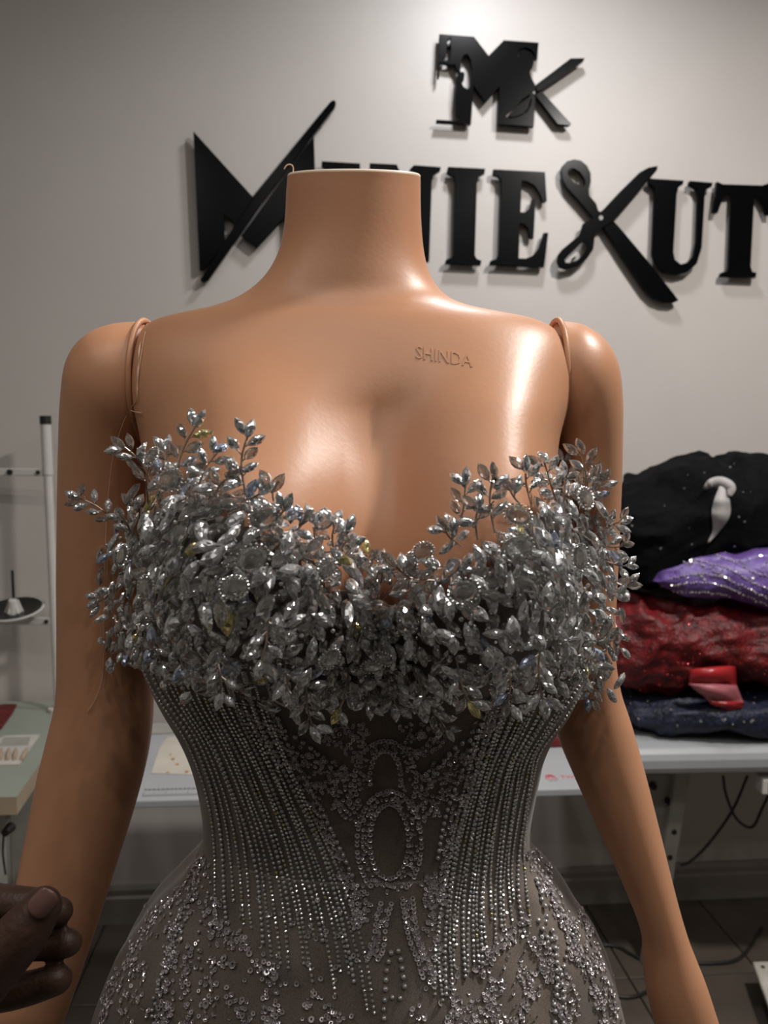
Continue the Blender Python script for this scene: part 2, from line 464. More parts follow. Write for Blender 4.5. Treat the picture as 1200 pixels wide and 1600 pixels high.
plate('letter_face', [c3([(1014, 149), (1032, 157), (1163, 161), (1186, 153), (1192, 257), (1178, 256), (1166, 222), (1150, 196), (1136, 190), (1124, 428), (1129, 446), (1143, 450),
                          (1140, 465), (1026, 460), (1029, 449), (1046, 445), (1053, 428), (1063, 188), (1046, 190), (1030, 206), (1015, 250), (1001, 248)])], e)
pins(e, [(1150, 310), (1148, 425)])
# emblem above
u, z = wall_uv(770, 200)
e = empty('emblem_sign', wpt(u, 0, z), 'black raised emblem with sewing machine cut-out, M and scissors above the letters', 'sign')
main = c2([(178, 88), (390, 104), (480, 222), (575, 125), (787, 140), (779, 238), (757, 232), (757, 268), (748, 296), (733, 312), (740, 350), (764, 394),
           (772, 420), (750, 446), (768, 470), (757, 655), (540, 640), (548, 405), (460, 505), (386, 398), (370, 640), (160, 627), (160, 616), (288, 624),
           (301, 612), (300, 594), (281, 580), (275, 480), (287, 345), (296, 342), (300, 330), (284, 300), (276, 275), (236, 270), (206, 262), (176, 262), (174, 352), (166, 352), (174, 180)])
holes = [c2([(224, 122), (250, 104), (245, 130), (249, 180), (240, 250), (206, 248), (200, 234), (216, 226)]),
         c2([(312, 240), (326, 216), (350, 208), (370, 240), (377, 300), (374, 360), (364, 414), (350, 427), (326, 414), (308, 378), (326, 370), (331, 330), (318, 318), (306, 326), (304, 300)]),
         c2([(660, 222), (660, 198), (676, 177), (706, 167), (740, 178), (762, 202), (771, 228), (760, 226), (742, 202), (716, 187), (692, 188), (676, 200), (669, 226)]),
         c2([(735, 470), (735, 455), (690, 486), (620, 548), (582, 592), (602, 608), (660, 600), (714, 572), (740, 532), (746, 488), (738, 484), (724, 540), (690, 576), (640, 596), (606, 596), (612, 576), (650, 534), (700, 496)])]
plate('emblem_plate', [main] + holes, e)
plate('scissor_blade', [c2([(772, 402), (985, 240), (1068, 238), (1064, 252), (800, 434), (776, 440)])], e, OUT0, OUT1 + 0.003)
plate('scissor_blade', [c2([(806, 438), (988, 640), (975, 648), (908, 640), (770, 462)])], e)
pins(e, [(720, 180), (800, 180), (870, 190), (880, 115), (700, 75)])

# ---------------------------------------------------------------- mannequin
Y0 = 0.60
TROWS = [  # y, xl, xr, Yc, front, back, exponent
    (276, 450, 657, .615, .049, .049, 2.0), (300, 448, 657, .615, .049, .049, 2.0), (340, 446, 658, .615, .0495, .049, 2.0), (380, 441, 661, .615, .0505, .05, 2.0),
    (412, 430, 666, .615, .0523, .052, 2.0), (438, 413, 675, .614, .0538, .055, 2.05), (457, 393, 688, .613, .0548, .057, 2.1),
    (472, 368, 706, .612, .055, .058, 2.1), (484, 338, 735, .611, .057, .058, 2.1), (492, 302, 775, .610, .0585, .057, 2.1),
    (498, 264, 815, .610, .060, .055, 2.1), (504, 236, 848, .610, .062, .054, 2.15), (516, 222, 870, .609, .066, .058, 2.4),
    (540, 217, 882, .607, .071, .064, 2.8), (580, 216, 886, .604, .077, .068, 3.1), (630, 221, 881, .602, .083, .070, 3.0),
    (690, 233, 862, .600, .088, .072, 2.8), (745, 240, 856, .598, .094, .074, 2.6), (810, 238, 866, .596, .098, .075, 2.4),
    (890, 232, 890, .594, .098, .075, 2.3), (960, 228, 908, .594, .094, .075, 2.2), (1020, 232, 908, .595, .090, .074, 2.2),
    (1060, 245, 900, .596, .086, .073, 2.15), (1100, 264, 884, .597, .083, .072, 2.1), (1140, 288, 858, .598, .080, .071, 2.1),
    (1175, 304, 842, .599, .077, .070, 2.1), (1210, 315, 834, .600, .075, .070, 2.1), (1250, 323, 826, .600, .073, .070, 2.1),
    (1290, 327, 820, .600, .073, .072, 2.1), (1330, 322, 824, .600, .076, .078, 2.1), (1400, 285, 860, .600, .084, .09, 2.1),
    (1500, 240, 900, .600, .092, .10, 2.1), (1620, 225, 915, .600, .092, .10, 2.1), (1800, 230, 910, .60, .085, .09, 2.1), (1900, 290, 850, .60, .05, .05, 2.1)]
def rows_world(rows):
    out = []
    for y, xl, xr, Yc, fd, bd, n in rows:
        a, b = pt(xl, y, Yc), pt(xr, y, Yc)
        out.append(((a.x + b.x) / 2, (b.x - a.x) / 2, a.z, b.z, Yc, fd, bd, n))
    return out
ZN1, ZN0 = pt(550, 270, .615).z, pt(550, 400, .615).z
bL, bR = pt(402, 885, .50), pt(778, 885, .50)
def bust(x, z):
    d = 0
    for c in (bL, bR):
        dx = (x - c.x) / 0.095
        dz = (z - c.z) / (0.155 if z > c.z else 0.095)
        r2 = dx * dx + dz * dz
        if r2 < 1: d += (1 - r2) ** 1.75
    return d * 0.080
def sect(row, a, off=0.0, dobust=True):
    X, hw, zl, zr, Yc, fd, bd, n = row
    c, s = math.cos(a), math.sin(a)
    ex = 2.0 / n
    k = math.copysign(abs(c) ** ex, c)
    x = X + (hw + off) * k
    q = abs(s) ** ex
    z = zl + (zr - zl) * (k + 1) / 2
    if s < 0:
        y = Yc - (fd + off) * q
        if dobust: y -= bust(x, z) * min(1, q * 1.25)
    else: y = Yc + (bd + off) * q
    if dobust and z > ZN0:      # the neck is cut on a slant, lower in front
        z += (y - Yc) * 0.27 * min(1, (z - ZN0) / (ZN1 - ZN0)) ** 1.5
    return Vector((x, y, z))
NA = 120
TW = catmull(rows_world(TROWS), 220)
mq = empty('mannequin', (TW[-1][0], 0.6, 0.0), 'headless tan plastic female mannequin wearing the silver gown', 'mannequin')
ang = [2 * math.pi * k / NA for k in range(NA)]
bm = bmesh.new()
rings = [[sect(r, a) for a in ang] for r in TW]
G = np.array([[tuple(p) for p in r] for r in rings])
zc = G[:, :, 2].mean(axis=1)
z1, z0 = pt(550, 300, .615).z, pt(550, 650, .60).z
wt = np.clip((zc - z0) / (z1 - z0), 0, 1); wt = (0.5 * np.sin(np.pi * wt) ** 1.5)[:, None, None]
for _ in range(70):        # melt the rows of the neck and shoulders into one another
    av = (np.roll(G, 1, 1) + np.roll(G, -1, 1)) * .15 + np.vstack([G[:1], G[:-1]]) * .35 + np.vstack([G[1:], G[-1:]]) * .35
    G += wt * (av - G)
rings = [[Vector(p) for p in r] for r in G]
loft(bm, rings, False, True)
# open neck top: bevelled rim and recessed cap
bmesh.ops.recalc_face_normals(bm, faces=bm.faces)
torso = mesh_obj('torso', bm, M_skin, mq, smooth=True)
top = rings[0]; cT = sum(top, Vector()) / NA
bm = bmesh.new()
loft(bm, [[cT + (p - cT) * s + Vector((0, 0, dz)) for p in top] for s, dz in ((1.0, -0.0006), (1.002, 0.0004), (0.985, 0.0014), (0.95, 0.0008), (0.93, -0.004))], False, True)
mesh_obj('neck_rim', bm, M_rim, mq, smooth=True)
# torso stand pole inside the skirt
bm = bmesh.new()
X0 = TW[-1][0]
tube(bm, [(X0, .6, .02), (X0, .6, .95)], 0.014, 16)
loft(bm, [[Vector((X0 + r * math.cos(a), .6 + r * math.sin(a), z)) for a in ang[::4]] for r, z in ((.13, 0), (.13, .006), (.12, .012), (.02, .016))])
mesh_obj('stand', bm, M_metal, mq, smooth=False)

# arms
ARM_L = [((229, 503), (233, 696), .612, .046), ((182, 507), (234, 700), .613, .050), ((142, 524), (235, 706), .614, .051), ((114, 560), (235, 716), .615, .049),
         ((103, 620), (236, 735), .616, .045), ((98, 700), (236, 765), .618, .041), ((95, 800), (236, 815), .621, .038), ((93, 900), (236, 905), .624, .036),
         ((93, 1000), (237, 1005), .626, .035), ((91, 1085), (238, 1090), .626, .035), ((77, 1150), (236, 1140), .624, .035), ((62, 1210), (227, 1195), .620, .035),
         ((48, 1280), (207, 1270), .614, .034), ((31, 1365), (180, 1355), .606, .032), ((13, 1450), (150, 1450), .598, .030), ((-6, 1540), (118, 1545), .590, .027),
         ((-24, 1620), (88, 1630), .584, .025), ((-40, 1690), (62, 1705), .58, .022), ((-52, 1740), (40, 1760), .58, .019)]
ARM_R = [((868, 502), (862, 694), .612, .046), ((905, 508), (861, 698), .613, .050), ((938, 530), (860, 706), .614, .051), ((959, 566), (858, 718), .615, .049),
         ((967, 620), (856, 735), .616, .046), ((968, 700), (854, 765), .619, .042), ((966, 800), (850, 815), .623, .038), ((962, 900), (848, 905), .628, .036),
         ((958, 1000), (850, 1005), .632, .035), ((966, 1070), (858, 1080), .634, .034), ((985, 1130), (870, 1145), .634, .033), ((1006, 1205), (896, 1210), .632, .031),
         ((1030, 1300), (938, 1303), .628, .028), ((1055, 1400), (982, 1402), .622, .024), ((1072, 1458), (1003, 1460), .618, .022), ((1086, 1495), (1006, 1500), .616, .0225),
         ((1100, 1530), (1009, 1540), .614, .023), ((1114, 1572), (1018, 1580), .612, .0225), ((1128, 1620), (1030, 1630), .61, .021), ((1140, 1690), (1050, 1700), .608, .017), ((1143, 1740), (1068, 1748), .608, .013)]
def make_arm(rows, label, side):
    W = []
    for O, I, Yc, d in rows:
        a, b = pt(*O, Yc), pt(*I, Yc)
        W.append((*a, *b, Yc, d))
    W = catmull(W, 120)
    rings = []
    for r in W:
        O, I, d = Vector(r[0:3]), Vector(r[3:6]), r[7]
        c, a = (O + I) / 2, (O - I) / 2
        rings.append([c + a * math.cos(t) + Vector((0, d, 0)) * math.sin(t) for t in [2 * math.pi * k / 48 for k in range(48)]])
    bm = bmesh.new(); loft(bm, rings)
    o = mesh_obj('arm', bm, M_skin, mq, smooth=True)
    o['label'] = label
    # seam lip along the shoulder joint
    bm = bmesh.new()
    r0 = rings[0]; c0 = sum(r0, Vector()) / len(r0)
    dirn = Vector((side, 0, 0))
    pts = [c0 + (p - c0) * 1.012 for p in r0]
    sg = 6
    loops = []
    for i, p in enumerate(pts):
        rad = (p - c0).normalized()
        loops.append([p + (rad * math.cos(2 * math.pi * k / sg) + dirn * math.sin(2 * math.pi * k / sg)) * 0.0022 for k in range(sg)])
    loft(bm, loops + [loops[0]], False, False)
    mesh_obj('seam_lip', bm, M_skin, o, smooth=True)
    # hand below the wrist (mostly out of frame): palm and five fingers, one mesh
    end = W[-1]; O, I = Vector(end[0:3]), Vector(end[3:6])
    c, wd = (O + I) / 2, (O - I).normalized()
    prev = W[-8]; dn = (c - (Vector(prev[0:3]) + Vector(prev[3:6])) / 2).normalized()
    bm = bmesh.new()
    tube(bm, [c - dn * .006, c + dn * .03, c + dn * .07], [.017, .026, .027], 12)
    for k, L in ((-1.5, .055), (-.5, .066), (.5, .07), (1.5, .062)):
        p = c + dn * .065 + wd * (.013 * k)
        tube(bm, [p, p + dn * L * .5 + Vector((0, -.004, 0)), p + dn * L + Vector((0, -.014, 0))], [.0085, .008, .006], 8, round_end=True)
    p = c + dn * .02 + Vector((0, -.018, 0))
    tube(bm, [p, p + dn * .03 + Vector((0, -.016, 0)), p + dn * .06 + Vector((0, -.018, 0))], [.011, .0095, .007], 8, round_end=True)
    mesh_obj('hand', bm, M_skin, o, smooth=True)
    return o
armL = make_arm(ARM_L, 'straight arm with seam at the shoulder and loose thread', -1)
armR = make_arm(ARM_R, 'arm angled outwards with raised shoulder seam', 1)

# surface queries
def bvh_of(*objs):
    V, P = [], []
    for o in objs:
        n = len(V)
        V += [v.co.copy() for v in o.data.vertices]
        P += [[n + i for i in p.vertices] for p in o.data.polygons]
    return BVHTree.FromPolygons(V, P)
def hit(tree, px, py):
    loc, nrm, _, _ = tree.ray_cast(CAM, ray(px, py))
    if loc is None: return None
    if nrm.dot(ray(px, py)) > 0: nrm = -nrm
    return loc, nrm
T_torso = bvh_of(torso)
T_body = bvh_of(torso, armL, armR)

# moulded letters on the chest
fc = bpy.data.curves.new('moulded_letters', 'FONT'); fc.body = 'SHINDA'; fc.size = 1; fc.extrude = 0.5; fc.resolution_u = 2
fo = bpy.data.objects.new('t', fc); COL.objects.link(fo)
me = bpy.data.meshes.new_from_object(fo.evaluated_get(bpy.context.evaluated_depsgraph_get()))
bpy.data.objects.remove(fo)
xs = [v.co.x for v in me.vertices]; ys = [v.co.y for v in me.vertices]
x0, x1, y1 = min(xs), max(xs), max(ys)
for v in me.vertices:
    fx, fy = (v.co.x - x0) / (x1 - x0), v.co.y / y1
    px = 650 + 88 * fx; py = 560 + 14 * fx - 20 * fy
    h = hit(T_torso, px, py)
    v.co = h[0] + h[1] * (0.00042 if v.co.z > 0 else -0.001)
me.materials.clear(); me.materials.append(M_skin)
new_obj('moulded_letters', me, mq)

# loose plastic thread hanging along the arm, flash along the seam
bm = bmesh.new()
P = []
for x, y in [(229, 520), (222, 560), (217, 600), (216, 625), (203, 638), (190, 665), (175, 720), (167, 800), (163, 900), (162, 1000), (160, 1060), (148, 1095), (138, 1110)]:
    h = hit(T_body, x, y); P.append(h[0] + h[1] * 0.0012)
tube(bm, smooth_line(P, 60), 0.00028, 5)
P = [hit(T_body, x, y) for x, y in [(203, 640), (213, 643), (224, 645)]]
tube(bm, [h[0] + h[1] * 0.0015 for h in P], 0.0003, 5)
mesh_obj('loose_thread', bm, M_hair, mq)
bm = bmesh.new()
P = [hit(T_body, x, y) for x, y in [(228, 506), (221, 540), (218, 575), (217, 610)]]
tube(bm, smooth_line([h[0] + h[1] * 0.001 for h in P], 20), [0.0005 + 0.0003 * math.sin(i) for i in range(20)], 6)
mesh_obj('seam_flash', bm, M_hair, mq)
bm = bmesh.new()
tube(bm, smooth_line([pt(x, y, .60) for x, y in [(458, 268), (458, 261), (454, 257), (448, 258), (444, 264)]], 14), 0.0005, 6)
mesh_obj('neck_wire_hook', bm, M_hair, mq)

# ---------------------------------------------------------------- gown
gown = empty('gown', (X0, 0.6, 0.0), 'taupe tulle gown with silver crystal leaves and beaded strands on the mannequin', 'dress')
NECK = [(180, 800), (260, 785), (330, 790), (410, 815), (470, 862), (540, 915), (600, 945), (660, 930), (720, 892), (780, 842), (840, 800), (900, 785), (1000, 800)]
def neckline(x): return float(np.interp(x, [p[0] for p in NECK], [p[1] for p in NECK]))
verts, idx, faces = [], {}, []
rows = [r for r in TW]
grid = [[sect(r, a, 0.0035) for a in ang] for r in rows]
def keep(p, a):
    x, y = to_px(p)
    if y > 1420: return False
    return y > (neckline(x) if math.sin(a) < 0.15 else 800)
for i in range(len(rows) - 1):
    for k in range(NA):
        k2 = (k + 1) % NA
        quad = [(i, k), (i + 1, k), (i + 1, k2), (i, k2)]
        if all(keep(grid[a][b], ang[b]) for a, b in quad):
            f = []
            for q in quad:
                if q not in idx:
                    idx[q] = len(verts); verts.append(grid[q[0]][q[1]])
                f.append(idx[q])
            faces.append(f)
bodice = pydata_obj('bodice', verts, faces, M_tulle, gown, smooth=True)
sd = bodice.modifiers.new('thickness', 'SOLIDIFY'); sd.thickness = 0.0015; sd.offset = -1

SROWS = [(1296, 324, 823, .600, .078, .075, 2.1), (1320, 314, 828, .600, .081, .080, 2.1), (1345, 292, 848, .600, .085, .088, 2.1), (1372, 266, 870, .600, .091, .096, 2.1),
         (1400, 241, 890, .600, .098, .103, 2.1), (1450, 206, 924, .600, .108, .112, 2.1), (1500, 180, 950, .600, .116, .12, 2.1), (1550, 161, 968, .600, .121, .124, 2.1),
         (1600, 150, 978, .600, .124, .127, 2.1), (1660, 146, 982, .600, .125, .128, 2.1)]
SW = rows_world(SROWS)
last = SW[-1]
for z, hw, d in ((0.95, .200, .126), (0.75, .19, .13), (.55, .19, .15), (.40, .22, .2), (.25, .29, .27), (.10, .36, .34), (.012, .39, .37)):
    SW.append((last[0], hw, z, z, .60, d, d, 2.05))
SW = catmull(SW, 150)
grid = []
for i, r in enumerate(SW):
    ring = []
    for k in range(NA * 2):
        a = math.pi * k / NA
        p = sect(r, a, 0, False)
        t = min(1, i / 22)
        f = math.sin(a * 9 + 1.3 * math.sin(a * 3) + 0.8 * math.sin(i * .05)) * 0.0032 + math.sin(a * 21 + i * 0.05) * 0.0012
        f += noise.noise(p * 30) * 0.002
        low = max(0, (0.95 - p.z)) * 0.02
        c = Vector((r[0], 0.6, p.z)); n = (p - c); n.normalize()
        ring.append(p + n * (f * t + math.sin(a * 11) * low * t))
    grid.append(ring)
bm = bmesh.new(); loft(bm, grid, False, False)
skirt = mesh_obj('skirt', bm, M_tulle, gown, smooth=True)
sd = skirt.modifiers.new('thickness', 'SOLIDIFY'); sd.thickness = 0.0012; sd.offset = -1
T_gown = bvh_of(bodice, skirt)
T_all = bvh_of(torso, bodice, skirt)

# bead shapes (templates as vertex / face arrays)
def template(kind):
    bm = bmesh.new()
    if kind == 'ico': bmesh.ops.create_icosphere(bm, subdivisions=1, radius=1)
    if kind == 'pearl': bmesh.ops.create_icosphere(bm, subdivisions=2, radius=1)
    if kind == 'sequin':      # cupped ring
        n = 9
        for r, z in ((1.0, 0.25), (0.72, 0.0), (0.36, 0.0)):
            for k in range(n): bm.verts.new((r * math.cos(2 * math.pi * k / n), r * math.sin(2 * math.pi * k / n), z))
        bm.verts.ensure_lookup_table()
        for j in range(2):
            for k in range(n):
                bm.faces.new([bm.verts[j * n + k], bm.verts[j * n + (k + 1) % n], bm.verts[(j + 1) * n + (k + 1) % n], bm.verts[(j + 1) * n + k]])
    if kind in ('marquise', 'oval', 'drop'):
        if kind == 'marquise': out = [(.5, 0), (.33, .135), (.12, .225), (-.12, .225), (-.33, .135), (-.5, 0), (-.33, -.135), (-.12, -.225), (.12, -.225), (.33, -.135)]
        elif kind == 'drop': out = [(.5, 0), (.28, .15), (.02, .25), (-.22, .26), (-.42, .17), (-.5, 0), (-.42, -.17), (-.22, -.26), (.02, -.25), (.28, -.15)]
        else: out = [(.5 * math.cos(t), .36 * math.sin(t)) for t in [2 * math.pi * k / 12 for k in range(12)]]
        n = len(out)
        lv = [[bm.verts.new((x * s, y * s, z)) for x, y in out] for s, z in ((0.62, -.10), (1, -.02), (1, .015), (0.78, .13), (0.42, .19))]
        for a, b in zip(lv[:-1], lv[1:]):
            for k in range(n): bm.faces.new((a[k], a[(k + 1) % n], b[(k + 1) % n], b[k]))
        # the table is split so that it flashes in pieces
        ct = bm.verts.new((0, 0, .205))
        for k in range(n): bm.faces.new((lv[-1][k], lv[-1][(k + 1) % n], ct))
        bm.faces.new(list(reversed(lv[0])))
    bmesh.ops.recalc_face_normals(bm, faces=bm.faces)
    bm.verts.index_update()
    V = np.array([v.co[:] for v in bm.verts]); Fs = [[v.index for v in f.verts] for f in bm.faces]
    bm.free()
    return V, Fs
TPL = {k: template(k) for k in ('ico', 'pearl', 'sequin', 'marquise', 'oval', 'drop')}
class Batch:
    def __init__(self): self.V, self.F, self.n, self.mi = [], [], 0, []
    def add(self, kind, M, mi=0):
        V, Fs = TPL[kind]
        A = np.array(M.to_3x3()); t = np.array(M.translation)
        self.V.append(V @ A.T + t)
        self.F += [[i + self.n for i in f] for f in Fs]
        self.mi += [mi] * len(Fs)
        self.n += len(V)
    def build(self, name, mats, parent, smooth=False):
        if not self.n: return None
        o = pydata_obj(name, np.vstack(self.V), self.F, None, parent, smooth)
        for m in (mats if isinstance(mats, (list, tuple)) else [mats]): o.data.materials.append(m)
        o.data.polygons.foreach_set('material_index', self.mi)
        return o
def orient(loc, n, size, along=None, roll=0.0):
    n = n.normalized()
    if along is None: along, _ = frame(n)
    a = (along - n * along.dot(n)).normalized()
    b = n.cross(a)
    M = Matrix((a, b, n)).transposed().to_4x4()
    if roll: M = M @ Matrix.Rotation(roll, 4, 'Z')
    s = size if hasattr(size, '__len__') else (size,) * 3
    M = M @ Matrix.Diagonal((*s, 1))
    M.translation = loc
    return M
rnd = random.random
def gauss(s): return random.gauss(0, s)

def resample_px(pts, n=200):
    return catmull([tuple(p) for p in pts], n)
def surface_walk(pts, step, off, jitter=0.0, tree=None):
    """points a step (m) apart along a pixel polyline laid on the gown"""
    tree = tree or T_gown
    out = []; prev = None; acc = 0
    for x, y in resample_px(pts, 260):
        h = hit(tree, x, y)
        if h is None: continue
        p = h[0] + h[1] * off
        if prev is None or (p - prev).length >= step:
            if prev is not None and (p - prev).length > step * 6: prev = p; continue
            out.append((p + Vector((gauss(jitter), gauss(jitter), gauss(jitter))), h[1]))
            prev = p
    return out

# --- beaded strands, left and right side of the bodice
LO = [(214, 1030), (243, 1085), (287, 1150), (311, 1210), (325, 1270), (331, 1330), (332, 1390), (336, 1450)]
LI = [(408, 1050), (424, 1120), (455, 1195), (492, 1275), (527, 1350), (556, 1430), (576, 1500), (590, 1590)]
RO = [(925, 1060), (880, 1125), (845, 1172), (834, 1215), (826, 1270), (821, 1330), (824, 1385), (830, 1440)]
RI = [(772, 1075), (748, 1150), (726, 1225), (706, 1300), (692, 1370), (682, 1440), (678, 1505), (680, 1570)]
def lerp_line(A, B, t): return [(a[0] + (b[0] - a[0]) * t, a[1] + (b[1] - a[1]) * t) for a, b in zip(A, B)]
NS = 20
for A, B in ((LO, LI), (RO, RI)):
    for k in range(NS):
        t = (k + 0.3) / (NS - 0.4)
        ln = lerp_line(A, B, t ** 0.92)
        wob = random.uniform(-4, 4)
        ln = [(x + wob * math.sin(i * 1.1 + k), y) for i, (x, y) in enumerate(ln)]
        dense = resample_px(ln, 60)
        cut0 = random.choice([0, 0, 0, 3, 6]) if k % 2 else 0
        cut1 = random.choice([0, 0, 2, 4, 8])
        ln = [tuple(p) for p in dense[cut0:len(dense) - cut1]]
        big = (k % 4 == 1)
        r = 0.00155 if big else 0.00128
        bt = Batch()
        for p, n in surface_walk(ln, r * 2.02, 0.0009):
            if big: bt.add('pearl', orient(p, n, r))
            else: bt.add('ico', orient(p, n, (r, r, r * 0.9), roll=rnd() * 6), 1 if rnd() < .02 else (2 if rnd() < .01 else 0))
        bt.build('bead_strand', M_bead if big else [M_stone, M_warm, M_cool], gown, smooth=big)
# pearl edging of the inner strands
for ln, r, stp in (([(418, 1060), (436, 1125), (462, 1185), (495, 1250), (525, 1310), (552, 1370)], .00165, .0049),
                   ([(770, 1085), (742, 1150), (716, 1215), (698, 1265), (688, 1310), (682, 1350)], .00165, .0049),
                   ([(462, 1150), (490, 1170), (520, 1200), (545, 1225)], .0018, .0062),
                   ([(745, 1150), (712, 1165), (690, 1190), (668, 1218)], .0018, .0055),
                   ([(602, 1545), (604, 1515), (612, 1485), (622, 1485), (628, 1515), (632, 1545)], .0018, .0052),
                   ([(600, 1590), (602, 1560), (632, 1560)], .0016, .0052)):
    bt = Batch()
    for p, n in surface_walk(ln, stp, r * .7): bt.add('pearl', orient(p, n, r))
    bt.build('pearl_row', M_bead, gown, smooth=True)

# --- sequin work
def sequin(bt, x, y, r, mi=0, tilt=0.3):
    h = hit(T_gown, x, y)
    if h is None: return
    n = (h[1] + Vector((gauss(tilt), gauss(tilt), gauss(tilt)))).normalized()
    bt.add('sequin', orient(h[0] + h[1] * (0.0007 + rnd() * .0008), n, r, roll=rnd() * 6), mi)
def sequin_line(pts, width, dens, r=(.0013, .0017), bright=.06, name='sequin_motif', single=False):
    bt = Batch()
    D = resample_px(pts, 120)
    L = float(np.sum(np.hypot(*np.diff(D, axis=0).T)))
    n = int(L * dens)
    for i in range(n):
        f = (i + .5) / n if single else rnd()
        q = D[min(119, int(f * 119))]
        ta = D[min(119, int(f * 119) + 1)] - D[max(0, int(f * 119) - 1)]
        ta = ta / (np.hypot(*ta) + 1e-6)
        o = gauss(.33) * width if not single else 0
        o = max(-width * .6, min(width * .6, o))
        sequin(bt, q[0] - ta[1] * o, q[1] + ta[0] * o, random.uniform(*r), 1 if rnd() < bright else 0, .12 if single else .3)
    o = bt.build(name, [M_sequin, M_sequin2], gown, smooth=False)
    if o: o['kind'] = 'stuff'
def oval(cx, cy, rx, ry, a0=0, a1=360, n=24):
    return [(cx + rx * math.cos(R(a)), cy - ry * math.sin(R(a))) for a in np.linspace(a0, a1, n)]
SL = dict(single=True, dens=.14, r=(.0016, .0019))
sequin_line(oval(608, 1313, 30, 58), 0, **SL)
sequin_line(oval(608, 1316, 50, 82, -60, 240), 0, **SL)
sequin_line(oval(602, 1214, 24, 42, -20, 200), 0, **SL)
sequin_line(oval(602, 1218, 48, 62, -40, 220), 0, **SL)
sequin_line(oval(608, 1316, 40, 70), 14, .5, (.0010, .0013), .0)
sequin_line(oval(602, 1216, 36, 52, -20, 200), 16, .5, (.0010, .0013), .0)
for s in (-1, 1):
    for k, (x0, y0, x1, y1) in enumerate([(40, 1150, 90, 1135), (45, 1180, 105, 1150), (55, 1215, 145, 1172), (48, 1240, 120, 1205), (45, 1262, 110, 1235), (42, 1285, 85, 1262)]):
        cx0 = 603
        if s < 0: y1 -= 12 if k > 2 else 0
        sequin_line([(cx0 + s * x0, y0), (cx0 + s * (x0 + x1) / 2, (y0 + y1) / 2 - 6), (cx0 + s * x1, y1)], 17, .62, (.0012, .0015), .03)
    sequin_line([(603 + s * 30, 1130), (603 + s * 38, 1160), (603 + s * 46, 1190)], 18, .5, (.0011, .0014), .0)
    # bands between strands and centre
band = .55
sequin_line([(420, 1085), (440, 1150), (475, 1215), (505, 1280), (530, 1340), (548, 1400), (562, 1450)], 16, .8, (.0011, .0014), .02)
sequin_line([(785, 1075), (765, 1140), (735, 1210), (712, 1280), (694, 1345), (684, 1400)], 18, .8, (.0012, .0015), .04)
sequin_line([(790, 1040), (785, 1075), (770, 1110), (752, 1150)], 30, 1.0, (.0014, .0018), .03)
sequin_line([(380, 1060), (395, 1110), (420, 1160), (450, 1210)], 22, .7, (.0011, .0014), .02)
sequin_line([(668, 1365), (676, 1390), (680, 1415)], 26, 1.6, (.0013, .0016), .05)
sequin_line([(558, 1380), (566, 1410), (572, 1440)], 22, 1.2, (.0011, .0014), .02)
sequin_line([(668, 1400), (678, 1450), (684, 1500)], 16, .6, (.0011, .0014), .05)
for x in (588, 604): sequin_line([(x + 8, 1408), (x, 1440), (x - 5, 1480), (x - 14, 1500)], 0, dens=.13, single=True, r=(.0016, .002))
for x in (628, 644): sequin_line([(x, 1400), (x + 3, 1430), (x + 10, 1465), (x + 24, 1500), (x + 34, 1530)], 0, dens=.13, single=True, r=(.0016, .002))
sequin_line([(636, 1405), (645, 1450), (665, 1500), (680, 1530)], 14, .8, (.0011, .0014), .3)
sequin_line([(596, 1420), (592, 1460), (580, 1490)], 12, .8, (.0011, .0014), .15)
# skirt motifs
SK = [([(318, 1335), (285, 1390), (240, 1440), (200, 1500), (172, 1560), (160, 1600)], 16, .8),
      ([(322, 1350), (300, 1400), (275, 1450), (262, 1510), (258, 1570), (256, 1600)], 22, .7),
      ([(325, 1400), (335, 1440), (360, 1470), (390, 1470)], 30, .7),
      ([(345, 1500), (330, 1540), (318, 1600)], 26, .5),
      ([(400, 1500), (430, 1530), (425, 1570), (430, 1600)], 26, .6),
      ([(300, 1470), (290, 1530), (300, 1600)], 14, .5),
      ([(220, 1500), (205, 1550), (195, 1600)], 26, .6),
      ([(480, 1555), (510, 1580), (530, 1600)], 22, .5), ([(360, 1550), (380, 1580), (390, 1600)], 22, .5),
      ([(826, 1330), (850, 1380), (878, 1430), (905, 1480), (930, 1540), (950, 1600)], 20, 1.0),
      ([(826, 1440), (790, 1465), (765, 1490), (745, 1520)], 22, .9),
      ([(840, 1460), (858, 1500), (880, 1550), (885, 1600)], 32, .9),
      ([(780, 1530), (765, 1560), (770, 1600)], 20, .8), ([(700, 1540), (712, 1570), (705, 1600)], 20, .6),
      ([(810, 1510), (830, 1540), (815, 1580), (790, 1600)], 20, .7),
      ([(850, 1350), (868, 1410), (890, 1470), (900, 1500)], 12, .6), ([(905, 1420), (935, 1500), (962, 1580)], 10, .7),
      ([(740, 1560), (735, 1600)], 20, .6), ([(640, 1570), (660, 1600)], 20, .4)]
for pts, wd_, dn_ in SK: sequin_line(pts, wd_, dn_, (.0011, .0019), .14)
bt = Batch()
for i in range(240):      # loose sequins over the tulle
    x, y = random.uniform(160, 970), random.uniform(1400, 1600)
    if 560 < x < 660: continue
    sequin(bt, x, y, random.uniform(.0014, .0022), 1 if rnd() < .4 else 0, .4)
for x, y in [(337, 1440), (345, 1448), (331, 1462), (338, 1500), (294, 1514), (324, 1568), (417, 1518), (430, 1525), (419, 1595), (352, 1498), (365, 1506),
             (357, 1455), (375, 1458), (843, 1470), (838, 1515), (848, 1515), (895, 1490), (908, 1505), (693, 1510), (672, 1530), (690, 1525)]:
    sequin(bt, x, y, .0028, 1, .25)
o = bt.build('loose_sequins', [M_sequin, M_sequin2], gown); o['kind'] = 'stuff'
